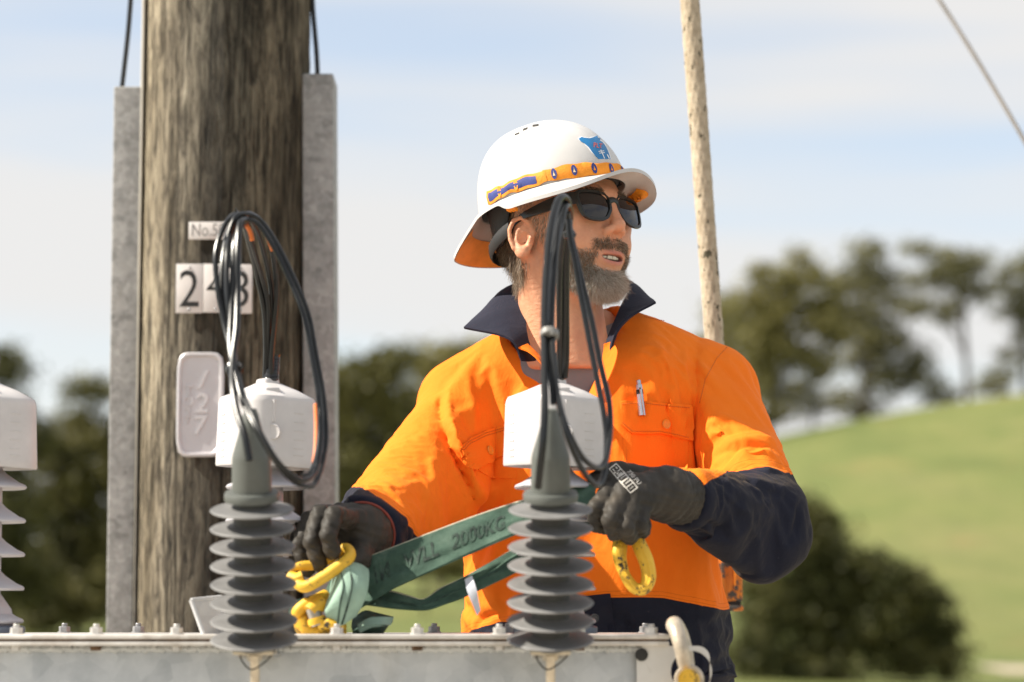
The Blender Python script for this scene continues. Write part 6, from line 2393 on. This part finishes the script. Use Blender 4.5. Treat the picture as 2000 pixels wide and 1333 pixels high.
# ================================================================== CRANE ROPE, HOOK BLOCK, OVERHEAD WIRE
def build_rope():
    Yr = 3.75
    a, b = P(1338.5, -120, Yr), P(1427, 1110, Yr)
    n = 900
    t = np.linspace(0, 1, n)
    c = a + (b - a) * t[:, None]
    L = np.linalg.norm(b - a)
    rm = NT('braided_rope_fibre')
    nn = rm.noise(60, 5, 0.65)
    cc = rm.ramp(nn, [(0.3, (0.30, 0.24, 0.165)), (0.6, (0.46, 0.385, 0.285)), (0.8, (0.56, 0.49, 0.385))])
    ck = rm.ramp(rm.noise(95, 3, 0.6, (1, 1, 0.55), loc=(5, 1, 3)), [(0.61, (0, 0, 0)), (0.635, (1, 1, 1))])
    cc = rm.mix(ck, cc, (0.07, 0.06, 0.035))
    rm.setp(Base_Color=cc, Roughness=0.85)
    rm.bump(rm.noise(260, 3, 0.6), 0.4, 0.0015)
    rad = 19.0 * PX(Yr)
    ang = np.linspace(0, 2 * math.pi, 40, endpoint=False)
    A = frame_from(b - a)
    T, G = np.meshgrid(t * L, ang, indexing='ij')
    w1 = np.abs(np.sin(5 * G + T * 2 * math.pi / 0.075)) ; w2 = np.abs(np.sin(5 * G - T * 2 * math.pi / 0.075))
    r = rad * (0.93 + 0.055 * w1 + 0.055 * w2) * (1 + 0.02 * np.sin(T * 9))
    V = c[:, None, :] + r[..., None] * (np.cos(G)[..., None] * A[:, 0] + np.sin(G)[..., None] * A[:, 1])
    i = np.arange(n - 1)[:, None] * 40 + np.arange(40)[None]
    j = np.arange(n - 1)[:, None] * 40 + (np.arange(40)[None] + 1) % 40
    F = np.stack([i, j, j + 40, i + 40], -1).reshape(-1, 4)
    o = mesh_obj('crane_rope', V.reshape(-1, 3), F, rm.m, None, True, P(1427, 1110, Yr), sharp=0)
    tag(o, 'thick cream braided rope hanging down behind his shoulder', 'rope')
    # hook block
    t_ = NT('worn_orange_paint')
    n1 = t_.noise(30, 6, 0.7)
    c1 = t_.ramp(t_.noise(12, 4, 0.6), [(0.3, (0.55, 0.15, 0.012)), (0.7, (0.72, 0.24, 0.02))])
    ch = t_.ramp(n1, [(0.50, (0, 0, 0)), (0.55, (1, 1, 1))])
    c1 = t_.mix(ch, c1, (0.06, 0.055, 0.05))
    t_.setp(Base_Color=c1, Roughness=0.5, Metallic=0.1)
    t_.bump(n1, 0.4, 0.002)
    Yb = 3.75
    root = empty('hook_block', P(1420, 1195, Yb), 'worn orange crane hook block hanging on the rope behind his arm', 'hook block')
    u = PX(Yb)
    x0, x1 = P(1396, 1150, Yb)[0], P(1447, 1150, Yb)[0]
    z0, z1, z2 = P(1420, 1176, Yb)[2], P(1420, 1085, Yb)[2], P(1420, 1194, Yb)[2]
    m = MB(); m.box(((x0 + x1) / 2, Yb, (z0 + z1) / 2), (x1 - x0, 0.06, z1 - z0), bev=0.004)
    for s in (-1, 1): m.box(((x0 + x1) / 2 + s * 0.010, Yb - 0.031, (z0 + z1) / 2 + 0.01), (0.006, 0.008, (z1 - z0) * 0.8), bev=0.001)
    m.build('block_housing', t_.m, root)
    m = MB(); m.box(((x0 + x1) / 2, Yb, z0 - 0.002), (x1 - x0 - 0.006, 0.052, 0.006)); m.build('gap_plate', MAT['black_print'], root)
    m = MB(); m.box(((x0 + x1) / 2 + 0.001, Yb, (z0 - 0.005 + z2) / 2), (x1 - x0, 0.062, z0 - 0.005 - z2), bev=0.003); m.build('lower_plate', t_.m, root)
    # overhead wire
    Yw = 4.6
    pts = [P(1790, -60, Yw + .3), P(1834, 0, Yw + .2), P(1900, 104, Yw + .1), P(1960, 205, Yw), P(2010, 292, Yw - .1), P(2080, 420, Yw - .2)]
    m = MB(); m.tube(spline(pts, 10), 4.2 * PX(Yw), 8)
    wob = m.build('overhead_wire', simple('weathered_conductor', (0.13, 0.115, 0.10), 0.6, 0.2, 0.3, 20, 0.3, 60))
    tag(wob, 'dark overhead wire sloping down across the upper right sky', 'wire')
build_rope()

# ================================================================== TREES AND SHRUBS
def m_leaf(name, dark, mid, light):
    t = NT(name)
    n = t.noise(0.9, 4, 0.6)
    n2 = t.noise(4.0, 3, 0.6)
    c = t.ramp(n, [(0.3, dark), (0.5, mid), (0.72, light)])
    c = t.mix(t.ramp(n2, [(0.4, (0, 0, 0)), (0.7, (0.6,) * 3)]), c, light)  # paler leaves mixed in to read as sunlit
    t.setp(Base_Color=c, Roughness=0.6)
    t.b.inputs['Specular IOR Level'].default_value = 0.3
    tr = t.new('ShaderNodeBsdfTranslucent')
    t.link(c, tr.inputs['Color'])
    mx = t.new('ShaderNodeMixShader')
    mx.inputs[0].default_value = 0.22
    t.link(t.b.outputs[0], mx.inputs[1])
    t.link(tr.outputs[0], mx.inputs[2])
    t.link(mx.outputs[0], t.out.inputs['Surface'])
    return t.m
LEAF = {  # olive and grey leaves are lightened in place of haze
    'olive': m_leaf('olive_foliage', (0.105, 0.105, 0.038), (0.195, 0.180, 0.062), (0.28, 0.245, 0.085)),
    'grey': m_leaf('grey_green_foliage', (0.095, 0.098, 0.050), (0.165, 0.160, 0.078), (0.23, 0.215, 0.105)),
    'dark': m_leaf('dark_evergreen_foliage', (0.040, 0.046, 0.016), (0.095, 0.093, 0.028), (0.190, 0.170, 0.050)),
    'shrub': m_leaf('shrub_foliage', (0.024, 0.031, 0.010), (0.058, 0.063, 0.019), (0.150, 0.138, 0.042)),
}
BARK = simple('tree_bark', (0.085, 0.068, 0.050), 0.9, 0, 0.3, 3, 0.6, 12)

def tree(name, label, cat, Y, base_px, blobs, leaf, group, leaf_px=9.0, dens=1.0, seed=1, depth=1.0, trunk_px=9):
    g = np.random.default_rng(seed)
    u = PX(Y)
    bx = P(base_px, 1000, Y)[0]
    bz = float(ground_z(bx, Y))
    root = empty(name, (bx, Y, bz), label, cat, group)
    V = []
    cents = []
    for (px, py, rx, ry) in blobs:
        c = P(px, py, Y)
        c = c + arr((0, g.normal(0, 0.25) * rx * u, 0))
        cents.append(c)
        R3 = arr((rx * u, rx * u * depth, ry * u))
        ncl = max(6, int(rx * ry / 52 * dens))
        d = g.normal(0, 1, (ncl, 3))
        d /= v_len(d)[:, None]
        cc = c + d * R3 * (g.random(ncl) ** 0.45)[:, None]
        for q in cc:
            k = int(g.uniform(16, 30))
            spread = g.uniform(0.9, 1.9) * leaf_px * u * 1.25
            p = q + g.normal(0, 1, (k, 3)) * arr((spread, spread, spread * 0.6))
            V.append(p)
    Pn = np.concatenate(V)
    Pn = Pn[Pn[:, 2] > bz + 0.02]
    n = len(Pn)
    a = g.normal(0, 1, (n, 3)); a /= v_len(a)[:, None]
    b = np.cross(a, g.normal(0, 1, (n, 3))); b /= v_len(b)[:, None]
    s = (g.uniform(0.5, 1.1, n) * leaf_px * u)[:, None]
    quad = np.stack([Pn - a * s * 0.9, Pn + b * s * 0.42, Pn + a * s * 0.9, Pn - b * s * 0.42], 1).reshape(-1, 3)
    F = np.arange(n * 4).reshape(-1, 4)
    mesh_obj('crown', quad, F, LEAF[leaf], root, False)
    # trunk and limbs
    m = MB()
    zc = np.mean([c[2] for c in cents])
    topc = arr((np.mean([c[0] for c in cents]) * 0.4 + bx * 0.6, Y, zc))
    start = arr((bx, Y, bz - 0.15))
    mid = (start + topc) / 2 + arr((g.normal(0, 0.02), g.normal(0, 0.02), 0)) * (zc - bz)
    tr = spline([start, mid, topc], 10)
    m.tube(tr, np.linspace(trunk_px * u, trunk_px * u * 0.45, len(tr)), 10)
    for k, c in enumerate(cents):
        i = min(len(tr) - 1, int(len(tr) * (0.35 + 0.6 * g.random())))
        e = c
        md = (tr[i] + e) / 2 + arr((0, 0, 0.06 * (e[2] - tr[i][2])))
        sp = spline([tr[i], md, e], 6)
        m.tube(sp, np.linspace(trunk_px * u * 0.45, trunk_px * u * 0.10, len(sp)), 7)
    m.build('trunk', BARK, root)
    return root

HILL = 'trees along the hill crest'
tree('crest_tree', 'broad olive-green tree on the hill crest right behind his shoulder', 'tree', 148, 1500,
     [(1450, 600, 48, 36), (1505, 560, 52, 44), (1565, 545, 44, 40), (1560, 500, 22, 14), (1540, 615, 60, 40), (1470, 665, 56, 40), (1530, 690, 44, 34), (1600, 640, 36, 34), (1490, 745, 46, 30), (1555, 770, 40, 28), (1600, 730, 34, 30), (1450, 720, 36, 34), (1620, 590, 46, 34), (1640, 660, 34, 30), (1580, 690, 40, 28), (1500, 630, 60, 50), (1520, 800, 40, 24), (1440, 780, 40, 24)], 'olive', HILL, 9, 0.95, 11)
tree('crest_tree', 'tall dark tree with a domed top, highest on the hill crest', 'tree', 152, 1690,
     [(1690, 508, 44, 38), (1660, 555, 38, 28), (1715, 560, 44, 30), (1690, 610, 46, 28), (1735, 655, 52, 34), (1770, 705, 50, 40), (1700, 690, 36, 28), (1730, 755, 60, 32), (1800, 740, 28, 34), (1650, 700, 26, 24), (1650, 780, 34, 26), (1690, 800, 40, 22), (1650, 620, 44, 40), (1620, 560, 30, 24), (1760, 600, 40, 22), (1740, 540, 30, 16)], 'grey', HILL, 9, 0.9, 12)
tree('crest_tree', 'slim open tree with flat layered crown and bare trunk', 'tree', 150, 1895,
     [(1790, 488, 30, 14), (1815, 545, 42, 18), (1860, 530, 46, 20), (1910, 515, 40, 15), (1885, 560, 36, 14), (1800, 600, 34, 12), (1835, 625, 24, 9), (1860, 600, 30, 12), (1920, 570, 30, 12), (1845, 500, 30, 14)], 'grey', HILL, 8, 1.7, 13, trunk_px=7)
tree('crest_tree', 'tree cut off by the right edge of the picture', 'tree', 151, 2010,
     [(1985, 570, 30, 20), (2010, 520, 34, 28), (1975, 610, 32, 14), (2015, 610, 34, 24), (2000, 655, 26, 12), (2050, 570, 44, 50), (1960, 540, 24, 14), (1990, 700, 24, 12)], 'grey', HILL, 8, 1.5, 14, trunk_px=8)
tree('crest_tree', 'low bushy tree at the left end of the hill crest', 'tree', 140, 1415,
     [(1415, 620, 36, 30), (1400, 680, 40, 36), (1440, 780, 44, 40), (1400, 760, 40, 44), (1430, 830, 40, 24), (1370, 700, 40, 50)], 'olive', HILL, 9, 1.0, 15)
for k, (x0, lab) in enumerate(((1835, 'low scrubby bush on the crest left of the slim bare trunk'), (1935, 'low scrubby bush on the crest right of the slim bare trunk'))):
    tree('crest_shrub', lab, 'shrub', 149, x0, [(x0 - 16, 778 - 20 * k, 26, 14), (x0 + 20, 772 - 20 * k, 28, 16), (x0, 758 - 20 * k, 18, 12)], 'grey', 'scrub along the hill crest', 7, 1.2, 60 + k, trunk_px=3)
for k, (x0, lab) in enumerate(((1590, 'small undergrowth tree below the tall dark crest tree'), (1960, 'thin bare stemmed sapling near the right edge of the crest'))):
    tree('crest_tree', lab, 'tree', 150, x0, [(x0 - 18, 800, 26, 16), (x0 + 22, 805, 28, 16), (x0, 770, 18, 14)] if k == 0 else [(x0, 690, 16, 12), (x0 + 8, 730, 14, 8), (x0 - 6, 770, 12, 14)], 'grey', HILL, 7, 0.8, 20 + k, trunk_px=4)

MIDG = 'trees between the pole and the man'
tree('hedgerow_tree', 'broad dark green tree just right of the pole', 'tree', 72, 725,
     [(700, 735, 62, 48), (760, 715, 56, 38), (690, 820, 60, 60), (770, 800, 60, 50), (720, 900, 70, 60), (790, 880, 50, 50), (700, 980, 70, 60), (780, 970, 60, 60), (730, 1060, 80, 50), (640, 780, 50, 70), (640, 900, 60, 80), (640, 1030, 60, 80)], 'dark', MIDG, 10, 1.1, 31)
tree('hedgerow_tree', 'rounded olive tree whose top shows left of his collar', 'tree', 76, 860,
     [(845, 720, 60, 42), (900, 695, 44, 32), (830, 800, 56, 50), (890, 790, 60, 60), (840, 890, 60, 60), (900, 900, 60, 60), (850, 985, 60, 60), (880, 1060, 70, 50), (960, 720, 60, 60), (960, 850, 60, 80)], 'olive', MIDG, 10, 1.1, 32)
tree('hedge_shrub', 'low dark shrub seen under the sling straps', 'shrub', 60, 830,
     [(800, 1100, 50, 28), (845, 1096, 40, 26), (880, 1110, 40, 26), (760, 1115, 40, 24)], 'dark', None, 8, 1.3, 33, trunk_px=4)

LEFT = 'trees behind the transformer at the left'
tree('dark_tree', 'dense dark tree filling the gap left of the pole', 'tree', 46, 150,
     [(175, 765, 52, 26), (150, 820, 40, 30), (190, 860, 44, 40), (120, 880, 60, 50), (170, 950, 70, 60), (100, 980, 60, 60), (190, 1050, 70, 70), (120, 1090, 80, 70), (180, 1160, 80, 60), (90, 1180, 80, 60), (240, 900, 60, 90), (260, 1080, 70, 90)], 'dark', LEFT, 10, 1.1, 41)
tree('dark_tree', 'tree at the left picture edge above the white cap', 'tree', 44, 10,
     [(8, 705, 34, 30), (38, 735, 24, 16), (-30, 720, 50, 50), (15, 800, 50, 40), (60, 860, 46, 44), (10, 900, 60, 60), (30, 1000, 60, 60), (-10, 1080, 70, 70), (40, 1140, 70, 60)], 'shrub', LEFT, 10, 1.1, 42)

tree('paddock_shrub', 'big dark rounded shrub on the grass at lower right', 'shrub', 34, 1640,
     [(1500, 1020, 50, 40), (1560, 1005, 50, 42), (1610, 1035, 46, 40), (1515, 1060, 66, 60), (1570, 1050, 50, 56), (1610, 1090, 60, 60), (1670, 1120, 60, 56), (1730, 1130, 60, 54), (1785, 1160, 54, 52), (1830, 1215, 50, 56), (1700, 1210, 90, 70), (1590, 1190, 90, 80), (1500, 1170, 80, 80), (1770, 1280, 100, 60), (1850, 1290, 40, 50), (1600, 1290, 110, 60), (1470, 1280, 70, 60)], 'shrub', None, 9, 1.15, 51, trunk_px=6)
